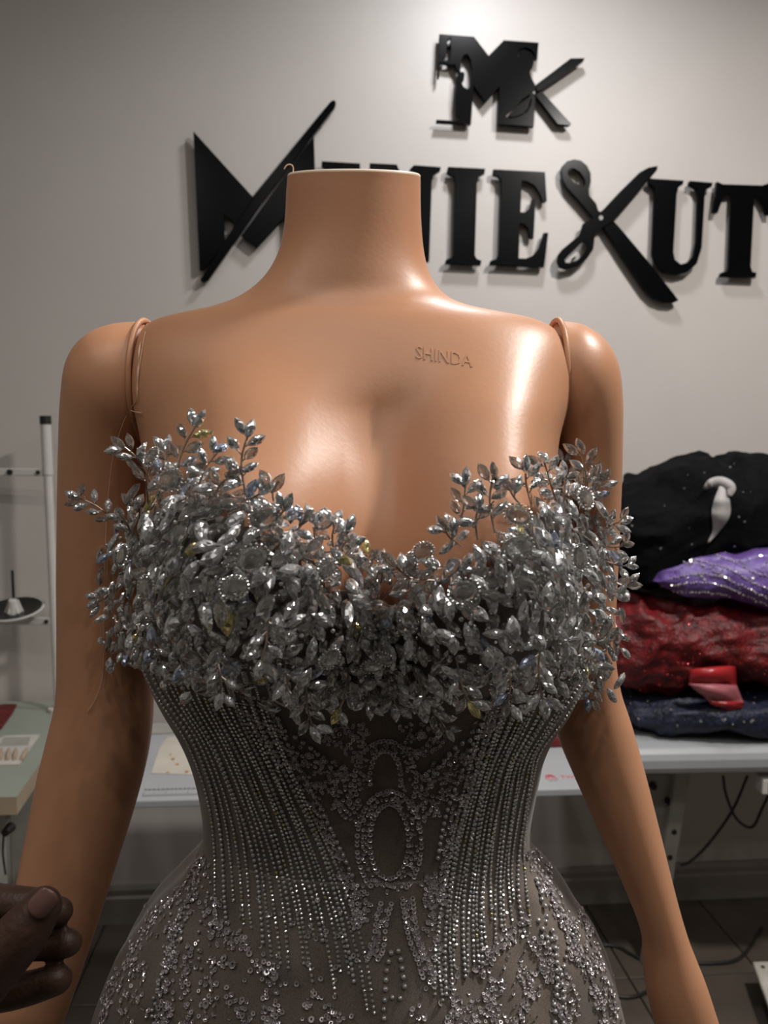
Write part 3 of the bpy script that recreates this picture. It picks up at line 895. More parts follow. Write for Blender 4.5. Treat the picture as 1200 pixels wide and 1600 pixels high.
for pts, r, stp in (([(836, 1375), (848, 1420), (862, 1465), (868, 1520), (866, 1560), (864, 1600)], .0019, .0048), ([(842, 1440), (862, 1490), (876, 1525), (878, 1600)], .0018, .0046),
                    ([(900, 1440), (885, 1480), (878, 1520)], .0016, .006), ([(318, 1350), (296, 1400), (280, 1450), (262, 1510)], .0014, .0038),
                    ([(310, 1380), (290, 1440), (268, 1500), (245, 1550), (240, 1600)], .0014, .004), ([(268, 1430), (262, 1480), (250, 1540)], .0014, .004),
                    ([(275, 1400), (235, 1450), (205, 1495)], .0013, .005), ([(330, 1380), (320, 1420), (310, 1470), (318, 1520)], .0013, .006)):
    bt = Batch()
    for p, n in surface_walk(pts, stp, r * .7, .0006): bt.add('pearl', orient(p, n, r))
    bt.build('pearl_row', M_bead, gown, smooth=True)

# --- crystals
CR = []      # (kind, matrix, material index, wire parent or None, weight)
MATS = [M_crys, M_gem2, M_warm, M_cool]
def crystal_mat():
    r = rnd()
    return 2 if r < .012 else 3 if r < .035 else 1 if r < .45 else 0
POLY = [(206, 840), (197, 920), (200, 1000), (215, 1030), (262, 1030), (330, 1055), (400, 1035), (450, 1070), (500, 1085), (560, 1080), (640, 1085), (720, 1065), (790, 1060),
        (860, 1030), (905, 1075), (935, 1075), (948, 990), (950, 880), (940, 810), (905, 765), (860, 775), (820, 800), (790, 842), (740, 878), (690, 906), (640, 938), (592, 944),
        (545, 912), (500, 868), (450, 835), (405, 798), (340, 762), (280, 765), (240, 800)]
def inside(x, y, P):
    c = False
    for (xa, ya), (xb, yb) in zip(P, P[1:] + P[:1]):
        if (ya > y) != (yb > y) and x < (xb - xa) * (y - ya) / (yb - ya) + xa: c = not c
    return c
def anyhit(x, y):
    h = hit(T_all, x, y)
    if h: return h
    # just outside the outline: the nearest point of the side of the bodice
    q = pt(x, y, .585)
    loc, n, _, _ = T_all.find_nearest(q)
    if (q - loc).dot(n) < 0: n = -n
    d = q - loc
    return loc + d * min(1, .006 / max(d.length, 1e-6)), n
def scatter(n_try, dmin):
    pts = []
    for _ in range(n_try):
        x, y = random.uniform(190, 955), random.uniform(755, 1090)
        if not inside(x, y, POLY): continue
        if all((x - a) ** 2 + (y - b) ** 2 > dmin * dmin for a, b in pts): pts.append((x, y))
    return pts
def flow(x, y):
    """leaf direction in the picture plane of the dress: outward and down from the bust tops"""
    cx_ = 590
    d = Vector(((x - cx_) / 420.0, 0, -0.9))
    return d
for layer, (dmin, off0, off1) in enumerate(((17, .003, .006), (19, .008, .018), (28, .016, .024))):
    for x, y in scatter(9000, dmin):
        p, n = anyhit(x, y)
        n2 = (n + Vector((gauss(.35), gauss(.28), .28 + gauss(.35)))).normalized()
        al = flow(x, y) + Vector((gauss(.55), gauss(.3), gauss(.45)))
        L = random.uniform(.0125, .0165)
        kind = 'marquise' if rnd() < .82 else 'drop'
        M = orient(p + n * random.uniform(off0, off1), n2, (L, L * random.uniform(.95, 1.1), L), al)
        CR.append((kind, M, crystal_mat(), None, layer + rnd()))
# sprays: (base px, tip px, bend px)
SPR = [((300, 770), (314, 652), 4), ((270, 770), (262, 690), -8), ((385, 790), (392, 666), 6), ((268, 765), (182, 690), -8), ((228, 832), (110, 772), -8), ((215, 908), (142, 945), 6),
       ((395, 835), (452, 782), -8), ((420, 800), (436, 752), 3), ((480, 866), (548, 815), -12), ((470, 850), (500, 806), 3), ((608, 925), (572, 850), 6), ((700, 905), (606, 872), 8), ((720, 880), (668, 880), 6),
       ((716, 862), (728, 742), -6), ((772, 842), (772, 734), 6), ((735, 860), (690, 815), 4), ((810, 800), (822, 722), 4), ((838, 790), (848, 712), 2), ((876, 800), (906, 694), -6), ((850, 790), (880, 730), 0), ((915, 800), (936, 730), 6), ((930, 800), (948, 740), 3),
       ((930, 835), (982, 812), 4), ((932, 850), (984, 850), -4), ((938, 870), (990, 885), -4), ((935, 900), (994, 915), -6), ((935, 935), (974, 935), 3), ((940, 970), (964, 1000), 2), ((540, 905), (540, 850), 4), ((610, 930), (640, 888), 3),
       ((245, 800), (218, 782), 3), ((205, 870), (172, 858), 3), ((205, 960), (204, 1035), -3),
       ((332, 775), (348, 698), 3), ((262, 790), (238, 712), 2), ((372, 800), (420, 762), -4), ((440, 838), (478, 806), -3), ((500, 872), (528, 806), 4), ((505, 880), (552, 842), -4), ((352, 790), (372, 735), 3),
       ((800, 805), (792, 752), 3), ((890, 795), (872, 706), 3), ((752, 850), (748, 782), 3), ((860, 790), (852, 742), 2), ((575, 925), (598, 868), 3), ((660, 915), (648, 878), 2), ((905, 800), (918, 742), 3), ((238, 840), (186, 800), -4), ((560, 915), (562, 868), 2),
       # hanging down
       ((470, 1030), (494, 1150), -4), ((350, 985), (342, 1098), 6), ((415, 930), (404, 1050), 4), ((440, 1010), (448, 1092), 2), ((530, 1020), (524, 1122), 4), ((570, 1030), (578, 1115), -2),
       ((612, 1030), (618, 1116), 2), ((640, 1050), (704, 1150), 6), ((660, 1020), (666, 1105), 2), ((722, 1000), (742, 1112), -4), ((690, 1030), (700, 1090), 2), ((785, 1000), (790, 1112), 3), ((828, 960), (852, 1110), -8),
       ((850, 1010), (866, 1075), 0), ((940, 990), (918, 1104), -8), ((300, 990), (292, 1062), 3), ((262, 980), (258, 1050), 2), ((240, 950), (226, 1030), 2), ((500, 1030), (506, 1090), 2), ((905, 980), (900, 1060), 3)]
SPRAY = []
for si, (b, t, bend) in enumerate(SPR):
    hb, nb = anyhit(*b)
    base = hb + nb * 0.012
    h = hit(T_body, *t); g = hit(T_gown, *t)
    Yt = base.y - 0.006
    for q in (h, g):
        if q: Yt = min(Yt, q[0].y - 0.010)
    if abs(t[0] - b[0]) > 60 and (t[0] < 240 or t[0] > 920): Yt = min(Yt, 0.555)
    tip = pt(*t, Yt)
    mid = (base + tip) / 2
    side_ = Vector(((t[1] - b[1]), 0, (t[0] - b[0]))).normalized()
    mid += side_ * (bend * .0005) + Vector((0, -.003, 0))
    curve = smooth_line([base, mid, tip], 24)
    L = sum((a - c).length for a, c in zip(curve[:-1], curve[1:]))
    bm = bmesh.new(); tube(bm, curve, [.0006] * 24, 5)
    sp_leaves = []
    def leaf(p, d, size):
        n = Vector((gauss(.35), -1, gauss(.35) + .35))
        M = orient(p + d.normalized() * size * .5, n, (size, size * random.uniform(.95, 1.1), size), d)
        sp_leaves.append(M)
    s = random.uniform(.0108, .0130)
    dirt = (curve[-1] - curve[-4]).normalized()
    leaf(tip - dirt * s * .6, dirt, s)
    k = 0; pos = s * .55
    while pos < L - .004:
        i = max(1, min(22, int(23 * (1 - pos / L))))
        dd = (curve[i + 1] - curve[i - 1]).normalized()
        sd_ = Vector((dd.z, 0, -dd.x)).normalized() * (1 if k % 2 else -1)
        d = dd * .75 + sd_ * .75 + Vector((0, gauss(.2), 0))
        st = curve[i] + d.normalized() * .0016
        tube(bm, [curve[i], st + d.normalized() * .002], .0004, 4)
        leaf(st, d, s * random.uniform(.85, 1.05))
        pos += s * .37; k += 1
    so = mesh_obj('crystal_spray', bm, M_wire, gown)
    for M in sp_leaves: CR.append(('marquise', M, crystal_mat(), so, 5 + rnd()))
# large gems in beaded settings
GEM = [(318, 778, 21, 0), (296, 742, 15, 70), (390, 880, 22, 30), (380, 908, 18, 10), (262, 870, 16, 60), (410, 834, 20, 20), (700, 868, 15, 20), (782, 868, 24, 20), (690, 880, 14, 80), (848, 792, 20, 10),
       (908, 766, 20, 75), (905, 832, 22, 70), (748, 918, 20, 15), (296, 910, 18, 40), (470, 890, 16, 60), (560, 990, 18, 0), (790, 830, 18, 160), (840, 880, 18, 100), (640, 985, 16, 10), (480, 980, 17, 70), (880, 960, 18, 80)]
for x, y, r, a in GEM:
    p, n = anyhit(x, y)
    n2 = (n + Vector((gauss(.15), -.5, gauss(.15)))).normalized()
    c = p + n * .024 + n2 * .002
    al = Vector((math.cos(R(a)), 0, math.sin(R(a))))
    size = r * 2 * .46 / F
    bt = Batch()
    M = orient(c, n2, (size * 1.0, size * 1.05, size * .9), al)
    bt.add('oval', M)
    g = bt.build('oval_gem', FINE[1], gown)
    b2 = Batch()
    ax, ay = M.to_3x3() @ Vector((1, 0, 0)), M.to_3x3() @ Vector((0, 1, 0))
    for k in range(20):
        t = 2 * math.pi * k / 20
        b2.add('ico', orient(c + ax * (.56 * math.cos(t)) + ay * (.42 * math.sin(t)), n2, .00085, roll=rnd()))
    b2.build('beaded_setting', M_stone, g)
# small seed stones in the gaps
bt = Batch()
for x, y in scatter(5000, 13):
    p, n = anyhit(x, y)
    bt.add('ico', orient(p + n * random.uniform(.004, .020), n, random.uniform(.0009, .0016), roll=rnd() * 6), 1 if rnd() < .03 else 0)
o = bt.build('seed_stones', [M_stone, M_cool], gown); o['kind'] = 'stuff'

# 300 crystals as objects of their own, the rest joined
CR.sort(key=lambda c: -c[4])
proto = {}
rest = Batch()
for i, (kind, M, mi, par, wgt) in enumerate(CR):
    if i < 300:
        key = (kind, mi)
        if key not in proto:
            V, Fs = TPL[kind]
            me = bpy.data.meshes.new('crystal'); me.from_pydata([tuple(v) for v in V], [], Fs); me.update()
            me.materials.append(MATS[mi]); proto[key] = me
        o = new_obj('crystal', proto[key], par or gown)
        o.matrix_basis = M
    else: rest.add(kind, M, mi)
o = rest.build('crystal_filling', FINE, gown)
if o: o['kind'] = 'stuff'
print('crystals', len(CR))

# ---------------------------------------------------------------- hand of a person, front left
HY = 0.40
def hp(x, y, dy=0): return pt(x, y, HY + dy)
hp_ = hp(-160, 1500, .02)
person = None
bm = bmesh.new()
k_ = HY / F
def finger(pts, rads):
    n = 16
    P = catmull([(*p, r * k_) for p, r in zip(pts, rads)], n)
    tube(bm, [p[:3] for p in P], [p[3] for p in P], 14, round_end=True)
finger([hp(-190, 1440, .05), hp(-90, 1400, .035), hp(0, 1409, .018), hp(62, 1412, .012)], [34, 31, 29, 25])                  # index
finger([hp(-200, 1478, .062), hp(-80, 1428, .055), hp(20, 1424, .036), hp(92, 1424, .026)], [34, 31, 29, 25])                # middle
finger([hp(-200, 1515, .064), hp(-70, 1476, .056), hp(30, 1477, .036), hp(106, 1473, .024)], [33, 31, 28, 25])               # ring
finger([hp(-190, 1560, .058), hp(-80, 1560, .05), hp(0, 1552, .036), hp(45, 1544, .028), hp(90, 1530, .02)], [33, 33, 32, 29, 26])   # little
finger([hp(-170, 1650, .02), hp(-70, 1570, .0), hp(-5, 1503, -.008), hp(38, 1454, -.010), hp(66, 1417, -.008)], [56, 54, 46, 41, 32])   # thumb
# palm and forearm
tube(bm, [hp(-150, 1500, .052), hp(-250, 1520, .05), hp(-360, 1560, .05), hp(-440, 1600, .05)], [80 * k_, 100 * k_, 92 * k_, 78 * k_], 18)
tube(bm, [hp(-230, 1500, .05), hp(-330, 1610, .05)], [75 * k_, 78 * k_], 18)
tube(bm, [hp(-420, 1590, .05), hp(-520, 1640, .04), hp(-800, 1800, .0), hp(-1050, 1960, -.06)], [80 * k_, 76 * k_, 100 * k_, 130 * k_], 18, round_end=True)
person = mesh_obj('person', bm, M_person)
rm = person.modifiers.new('skin', 'REMESH'); rm.mode = 'VOXEL'; rm.voxel_size = 0.0016; rm.use_smooth_shade = True
sm = person.modifiers.new('smooth', 'SMOOTH'); sm.factor = 0.5; sm.iterations = 6
tag(person, 'dark brown hand of a person reaching in at the lower left, thumb against fingertips', 'person')
# nails
def nail(cx_, cy_, ax_, w_, l_, y_, n_):
    """a curved plate lying on the finger"""
    c = pt(cx_, cy_, y_)
    a = Vector((math.cos(R(ax_)), 0, math.sin(R(ax_))))
    n = Vector(n_).normalized(); a = (a - n * a.dot(n)).normalized(); b = n.cross(a)
    bm = bmesh.new(); top_, bot = [], []
    nu, nv = 8, 8
    for i in range(nu + 1):
        for j in range(nv + 1):
            s, t = i / nu * 2 - 1, j / nv * 2 - 1
            wd2 = math.sqrt(max(0, 1 - max(0, abs(s) - .45) ** 2 / .32))
            q = c + a * (s * l_) + b * (t * w_ * wd2) + n * (-(t * wd2) ** 2 * w_ * .38 - s * s * l_ * .08)
            top_.append(bm.verts.new(q)); 
    for i in range(nu):
        for j in range(nv):
            q = [top_[i * (nv + 1) + j], top_[(i + 1) * (nv + 1) + j], top_[(i + 1) * (nv + 1) + j + 1], top_[i * (nv + 1) + j + 1]]
            bm.faces.new(q)
    o = mesh_obj('fingernail', bm, M_nail, person, smooth=True)
    s_ = o.modifiers.new('t', 'SOLIDIFY'); s_.thickness = .0008; s_.offset = 0
nail(66, 1413, 46, .0058, .0076, HY - .0200, (.15, -1, .12))

# ---------------------------------------------------------------- work tables
def prism(bm, poly, z0, z1):
    a = [bm.verts.new((p[0], p[1], z0)) for p in poly]; b = [bm.verts.new((p[0], p[1], z1)) for p in poly]
    n = len(poly)
    for i in range(n): bm.faces.new((a[i], a[(i + 1) % n], b[(i + 1) % n], b[i]))
    bm.faces.new(list(reversed(a))); bm.faces.new(b)
ZT = 0.75
def leg(parent, x, y, z1=ZT - .04, dx=0, holes=0, w_=.045, m=None, foot=True, name='leg'):
    bm = bmesh.new()
    M = Matrix.Translation((x, y, 0)) @ Matrix.Rotation(TH, 4, 'Z')
    vs = box(bm, (0, 0, z1 / 2), (w_, w_ * .8, z1), M)
    for v in vs:
        if v.co.z < .1: v.co.x += dx
    bevel_all(bm, .003, 1)
    o = mesh_obj(name, bm, m or M_metal, parent)
    for i in range(holes):
        f = .62 - i * .115
        bm = bmesh.new()
        c = Vector((x + dx * (1 - f), y, z1 * f)) + WN * (w_ * .4)
        tube(bm, [c - WN * .002, c + WN * .0012], .0085, 12)
        mesh_obj('hole', bm, M_hole, o)
    return o

# left: pale green sewing table with clipped corner
tl = on_z(20, 1247, ZT)
e = empty('sewing_table', (tl.x - .3, tl.y + .2, 0), 'pale green table with clipped corner and beige edge at the left', 'table', 'work tables')
fr = [on_z(-330, 1252, ZT), on_z(25.5 * 1, 1245, ZT), on_z(100, 1140, ZT)]
p_fr = on_z(26, 1245, ZT); p_ch = on_z(98, 1143, ZT)
bk_r = wpt((p_ch - WP).dot(WD) + .03, .03, 0)
bk_l = wpt(-1.9, .03, 0)
front_l = p_fr - WD * ((p_fr - WP).dot(WD) + 1.9)
p_ch2 = Vector((bk_r.x, p_ch.y + .1, 0))
poly = [front_l, p_fr, p_ch, p_ch2, bk_r, bk_l]
bm = bmesh.new(); prism(bm, poly, ZT - .001, ZT); mesh_obj('table_top', bm, M_green, e)
bm = bmesh.new(); prism(bm, poly, ZT - .042, ZT - .0012); mesh_obj('edge_band', bm, M_edge, e)
for a, b in ((poly[1] - WD * .12, .10), (poly[0] + WD * .15, .10)):
    leg(e, a.x, a.y + b, ZT - .042, w_=.075)
    leg(e, (a - WN * .40).x, (a - WN * .40).y, ZT - .042, w_=.075)
bm = bmesh.new()
a, b = poly[0] + WD * .15 - WN * .12, poly[1] - WD * .12 - WN * .12
tube(bm, [(a.x, a.y, .18), (b.x, b.y, .18)], .018, 8); mesh_obj('cross_bar', bm, M_metal, e)
# hook knob on the leg
kx = on_z(26, 1245, ZT) - WD * .02
bm = bmesh.new(); c = pt(17, 1292, p_fr.y + .06)
tube(bm, [c, c + Vector((0, -.03, 0))], [.012, .009], 12)
tube(bm, smooth_line([c + Vector((-.004, -.028, -.005)), c + Vector((-.006, -.03, -.05)), c + Vector((-.001, -.03, -.10))], 8), .0025, 6)
mesh_obj('hook', bm, M_dark, e)

# centre: white table with printed ruler
qa, qb = on_z(150, 1253, ZT), on_z(900, 1232, ZT)
fd = (qb - qa).normalized(); fn = Vector((fd.y, -fd.x, 0))
ca, cb = on_z(120, 1254, ZT), None
Lc = 0.565 - ca.x
A = ca; B = ca + fd * (Lc / fd.x)
dep = .52
poly = [A, B, B - fn * dep, A - fn * dep]
e = empty('cutting_table', ((A.x + B.x) / 2, A.y + .25, 0), 'white table with printed ruler along its front, behind the mannequin', 'table', 'work tables')
bm = bmesh.new(); prism(bm, poly, ZT - .018, ZT); bevel_all(bm, .003, 2); mesh_obj('table_top', bm, M_white, e)
for p in (A + fd * .33, B - fd * .2):
    for d in (.12, dep - .06): q = p - fn * d; leg(e, q.x, q.y, ZT - .018, w_=.04)
bm = bmesh.new(); q = on_z(236, 1255, ZT)
# printed ruler: ticks and numbers as thin ink
zi = ZT + .0004
Mx = Matrix(((fd.x, -fn.x, 0, A.x), (fd.y, -fn.y, 0, A.y), (0, 0, 1, 0), (0, 0, 0, 1)))
u0 = (on_z(218, 1252, ZT) - A).dot(fd)
bm = bmesh.new()
for i in range(0, 96):
    L = .022 if i % 10 == 0 else .014 if i % 5 == 0 else .010
    box(bm, (u0 + i * .005, .024 + L / 2, zi - ZT + ZT), (.0012, L, .0003), Mx)
box(bm, (u0 + .24, .023, zi), (.48, .0012, .0003), Mx)
box(bm, (u0 + .24, .056, zi), (.48, .0012, .0003), Mx)
for i in range(0, 48): box(bm, (u0 + i * .01, .060, zi), (.006, .004, .0003), Mx)
mesh_obj('ruler_print', bm, M_print_dk, e)
# stamped crest and wording near the right end
cu0 = (on_z(860, 1214, ZT) - A)
cu, cd = cu0.dot(fd), -cu0.dot(fn)
bm = bmesh.new()
for k in range(9):
    a = R(20 * k + 10)
    rr = .011
    box(bm, (cu + rr * math.cos(a), cd + rr * 1.5 * math.sin(a) - .005, zi), (.0045, .006, .0003), Mx)
    box(bm, (cu + rr * .5 * math.cos(a), cd + rr * .8 * math.sin(a) - .004, zi), (.0035, .0042, .0003), Mx)
for k in range(5): box(bm, (cu + (k - 2) * .0065, cd - .011, zi), (.005, .004, .0003), Mx)
mesh_obj('crest_print', bm, M_print_red, e)
bm = bmesh.new()
for k in range(8): box(bm, (cu + (k - 3.5) * .003, cd - .022, zi), (.0018, .003, .0003), Mx)
mesh_obj('small_print', bm, M_print_dk, e)
fc = bpy.data.curves.new('word', 'FONT'); fc.body = 'TWD'; fc.size = .023; fc.extrude = .0002; fc.resolution_u = 2
fo = bpy.data.objects.new('t', fc); COL.objects.link(fo)
me = bpy.data.meshes.new_from_object(fo.evaluated_get(bpy.context.evaluated_depsgraph_get())); bpy.data.objects.remove(fo)
for v in me.vertices: v.co = Mx @ Vector((cu + .024 + v.co.x * .9, cd - .012 + v.co.y * 1.1, zi + v.co.z))
me.materials.clear(); me.materials.append(M_print_red); new_obj('word_print', me, e)
# stained translucent pattern paper and red cloth lying on it
def flat_sheet(name, pix, m, thick, label, cat, z=ZT, curl=.0):
    bm = bmesh.new()
    prism(bm, [on_z(x, y, z) for x, y in pix], z + .0006, z + .0006 + thick)
    o = mesh_obj(name, bm, m)
    return tag(o, label, cat)
pp = empty('pattern_paper', on_z(290, 1185, ZT), 'stained translucent pattern paper lying on the white table', 'paper')
bm = bmesh.new(); prism(bm, [on_z(x, y, ZT) for x, y in [(236, 1209), (250, 1168), (262, 1152), (360, 1148), (380, 1206), (300, 1211)]], ZT + .0006, ZT + .0014)
mesh_obj('sheet', bm, M_paper, pp)
for x, y, r in ((270, 1187, .006), (277, 1195, .005), (292, 1207, .006), (266, 1180, .003), (262, 1208, .004)):
    c = on_z(x, y, ZT)
    bm = bmesh.new()
    ring_ = [(c.x + r * random.uniform(.7, 1.2) * math.cos(a), c.y + 1.5 * r * random.uniform(.7, 1.2) * math.sin(a)) for a in np.linspace(0, 2 * math.pi, 10, endpoint=False)]
    prism(bm, ring_, ZT + .0012, ZT + .0017); mesh_obj('stain', bm, M_stain, pp)
bm = bmesh.new(); prism(bm, [on_z(x, y, ZT) for x, y in [(205, 1150), (206, 1136), (330, 1130), (330, 1143)]], ZT + .0006, ZT + .004)
tag(mesh_obj('measuring_strip', bm, M_metal), 'grey flat strip lying across the back of the white table', 'ruler')

# right: white table with rounded front edge
a = on_z(1000, 1169, ZT); b = on_z(1200, 1166, ZT)
gd = (b - a).normalized(); gn = Vector((gd.y, -gd.x, 0))
A2 = a + gd * ((0.61 - a.x) / gd.x); L2 = 1.25
e = empty('work_table', (A2.x + .6, A2.y + .2, 0), 'white table with thick rounded front edge carrying the pile of clothes', 'table', 'work tables')
prof = [(0, ZT), (-.006, ZT - .003), (-.016, ZT - .012), (-.021, ZT - .028), (-.020, ZT - .05), (-.014, ZT - .064), (-.004, ZT - .07)]
dep2 = min(.52, (A2 - WP).dot(WN) - .03)
prof2 = [(dep2, ZT)] + prof + [(dep2, ZT - .07)]
bm = bmesh.new()
loft(bm, [[A2 + gd * u - gn * d + Vector((0, 0, z - A2.z)) for d, z in prof2] for u in (0, L2)])
mesh_obj('table_top', bm, M_white, e)
lg = pt(1068, 1240, A2.y + .22)
leg(e, lg.x, lg.y, ZT - .07, dx=-.085, holes=3, w_=.046)
q = lg + gd * .95; leg(e, q.x, q.y, ZT - .07, dx=.06, w_=.046)
# bolts beside the leg
for x, y in ((1022, 1230), (1046, 1254)):
    c = pt(x, y, lg.y - .01); bm = bmesh.new(); tube(bm, [c, c + Vector((0, .02, 0))], .010, 10)
    mesh_obj('bolt', bm, M_hole, e)
bm = bmesh.new()
c = pt(1035, 1240, lg.y + .012); box(bm, c, (.13, .012, .12)); mesh_obj('bracket', bm, M_metal, e)

# power strip under the table edge, cables
c = pt(1196, 1224, A2.y + .05)
e = empty('power_strip', c, 'white power strip with red switch under the right table edge', 'power strip')
bm = bmesh.new(); box(bm, c + Vector((.06, 0, 0)), (.16, .05, .045)); bevel_all(bm, .004, 2); mesh_obj('body', bm, M_whitemetal, e)
bm = bmesh.new(); box(bm, c + Vector((.005, -.026, .0)), (.018, .006, .024)); mesh_obj('switch', bm, M_print_red, e)
def cable(pts, r, label):
    bm = bmesh.new(); tube(bm, smooth_line(pts, 40), r, 8)
    tag(mesh_obj('power_cable', bm, M_dark, smooth=True), label, 'cable', 'black cables under the tables')
yc = A2.y + .30
cable([pt(1130, 1212, yc), pt(1134, 1240, yc), pt(1148, 1275, yc), pt(1165, 1291, yc), pt(1178, 1290, yc), pt(1190, 1265, yc), pt(1202, 1240, yc)], .0045, 'black cable looping down below the power strip')
cable([pt(1168, 1212, yc + .02), pt(1145, 1265, yc + .02), pt(1110, 1315, yc + .02), pt(1080, 1345, yc + .02), pt(1064, 1352, yc + .02)], .0045, 'black cable running diagonally to the slanted table leg')
zf = .006
cable([on_z(x, y, zf) for x, y in [(900, 1475), (960, 1478), (985, 1490), (1010, 1500), (1080, 1505), (1140, 1503), (1165, 1488), (1190, 1450)]], .005, 'black cable lying on the floor behind the wrist')
cable([on_z(x, y, zf) for x, y in [(880, 1560), (950, 1556), (985, 1558), (1010, 1550), (1040, 1530)]], .005, 'black cable lying on the floor beside the skirt')
# foot pedal at the right edge
fp = [on_z(1176, 1502, .09), on_z(1290, 1500, .09), on_z(1330, 1580, .09), on_z(1205, 1580, .09)]
e = empty('foot_pedal', (fp[0].x + .1, fp[0].y - .05, 0), 'beige metal foot pedal plate on the floor at the right edge', 'pedal')
bm = bmesh.new(); prism(bm, fp, .075, .09); bevel_all(bm, .003, 1); mesh_obj('plate', bm, M_card, e)
c_ = sum(fp, Vector()) / 4
bm = bmesh.new(); prism(bm, [c_ + (p - c_) * .7 for p in fp], 0, .075); mesh_obj('base', bm, M_dark, e)
c = on_z(1192, 1511, .09); bm = bmesh.new(); tube(bm, [c, c + Vector((0, 0, .001))], .006, 10); mesh_obj('hole', bm, M_hole, e)

# thread stand on the left table
yt = 2.36
ZB = pt(91, 1092, yt).z
e = empty('thread_stand', (pt(91, 1092, yt).x, yt, ZT), 'white metal thread stand with black spool dish on the left table', 'thread stand')
def P(x, y, d=0): return pt(x, y, yt + d)
bx_, bt_ = P(91, 1092), P(71, 655)
bx_ = bx_ + (bx_ - bt_) * ((bx_.z - ZT) / (bt_.z - bx_.z))
def along_pole(y):
    f = (P(80, y).z - bx_.z) / (bt_.z - bx_.z); return bx_ + (bt_ - bx_) * f
bm = bmesh.new(); tube(bm, [bx_, along_pole(742)], .0125, 14); mesh_obj('pole', bm, M_whitemetal, e, smooth=False)
bm = bmesh.new(); tube(bm, [along_pole(742), along_pole(662)], .0150, 14); mesh_obj('pole', bm, M_whitemetal, e)
bm = bmesh.new(); tube(bm, [along_pole(663), along_pole(650)], .0165, 14); mesh_obj('cap', bm, M_dark, e)
bm = bmesh.new(); tube(bm, [bx_, bx_ + Vector((0, 0, .012))], .03, 16); mesh_obj('foot', bm, M_whitemetal, e)
for yy, sl in ((738, 0), (970, 0)):
    c = along_pole(yy)
    bm = bmesh.new(); box(bm, c + Vector((-.36, -.004, 0)), (.74, .010, .022)); bevel_all(bm, .002, 1)
    arm_ = mesh_obj('cross_arm', bm, M_whitemetal, e)
    for dx in ((-.024, -.107) if yy < 800 else (-.02,)):
        bm = bmesh.new(); q = c + Vector((dx, -.009, 0)); tube(bm, [q, q + Vector((0, -.006, 0))], .0085 if dx < -.1 else .006, 10); mesh_obj('screw', bm, M_dark, arm_)
dc = P(22, 958, -.02)
bm = bmesh.new()
N_ = 36
TILT = Matrix.Rotation(R(14), 3, 'X')
def rg(r, z): return [dc + TILT @ Vector((r * math.cos(2 * math.pi * k / N_), r * math.sin(2 * math.pi * k / N_), z)) for k in range(N_)]
loft(bm, [rg(.012, -.006), rg(.05, -.004), rg(.083, .010), rg(.088, .017), rg(.080, .0164)], True, False)
mesh_obj('spool_dish', bm, M_whitemetal, e, smooth=True)
bm = bmesh.new(); loft(bm, [rg(.080, .0165), rg(.076, .0145), rg(.05, .003), rg(.01, .002)], False, True); mesh_obj('dish_lining', bm, M_dark, e, smooth=True)
bm = bmesh.new(); loft(bm, [rg(.021, .003), rg(.016, .022), rg(.011, .042), rg(.009, .044)]); cone = mesh_obj('spool_cone', bm, M_whitemetal, e)
for k in range(6):
    a_ = 2 * math.pi * k / 6 + .3
    bm = bmesh.new(); d_ = Vector((math.cos(a_), math.sin(a_), 0))
    tube(bm, [dc + d_ * .024 + Vector((0, 0, .003)), dc + d_ * .010 + Vector((0, 0, .040))], .003, 6); mesh_obj('fin', bm, M_whitemetal, cone)
bm = bmesh.new(); tube(bm, [dc + Vector((0, 0, .04)), dc + Vector((-.002, 0, .128))], .0042, 8); mesh_obj('spindle', bm, M_dark, e)

# things lying on the left table
o = flat_sheet('red_cloth_strip', [(-60, 1165), (-60, 1120), (6, 1103), (26, 1103), (20, 1115), (2, 1140)], M_red, .006, 'dark red folded strip of cloth at the left edge of the pale green table', 'cloth')
e = empty('needle_card', on_z(20, 1175, ZT), 'small clear packet of beige pins lying on the pale green table', 'pin packet')
pk = [(-25, 1197), (-2, 1155), (8, 1151), (63, 1149), (30, 1196)]
bm = bmesh.new(); prism(bm, [on_z(x, y, ZT) for x, y in pk], ZT + .0006, ZT + .003); mesh_obj('card', bm, M_card, e)
bm = bmesh.new(); prism(bm, [on_z(x, y, ZT) for x, y in [(-3, 1168), (6, 1154), (48, 1153), (44, 1166)]], ZT + .003, ZT + .0036); mesh_obj('window', bm, M_metal, e)
for x in (2, 14, 25, 36):
    a_, b_ = on_z(x - 2, 1190, ZT), on_z(x + (6 if x > 30 else 0), 1174, ZT)
    bm = bmesh.new(); tube(bm, [a_ + Vector((0, 0, .006)), (a_ + b_) / 2 + Vector((0, 0, .006)), b_ + Vector((0, 0, .006))], [.0045, .0065, .004], 8)
    mesh_obj('pin', bm, M_edge, e)

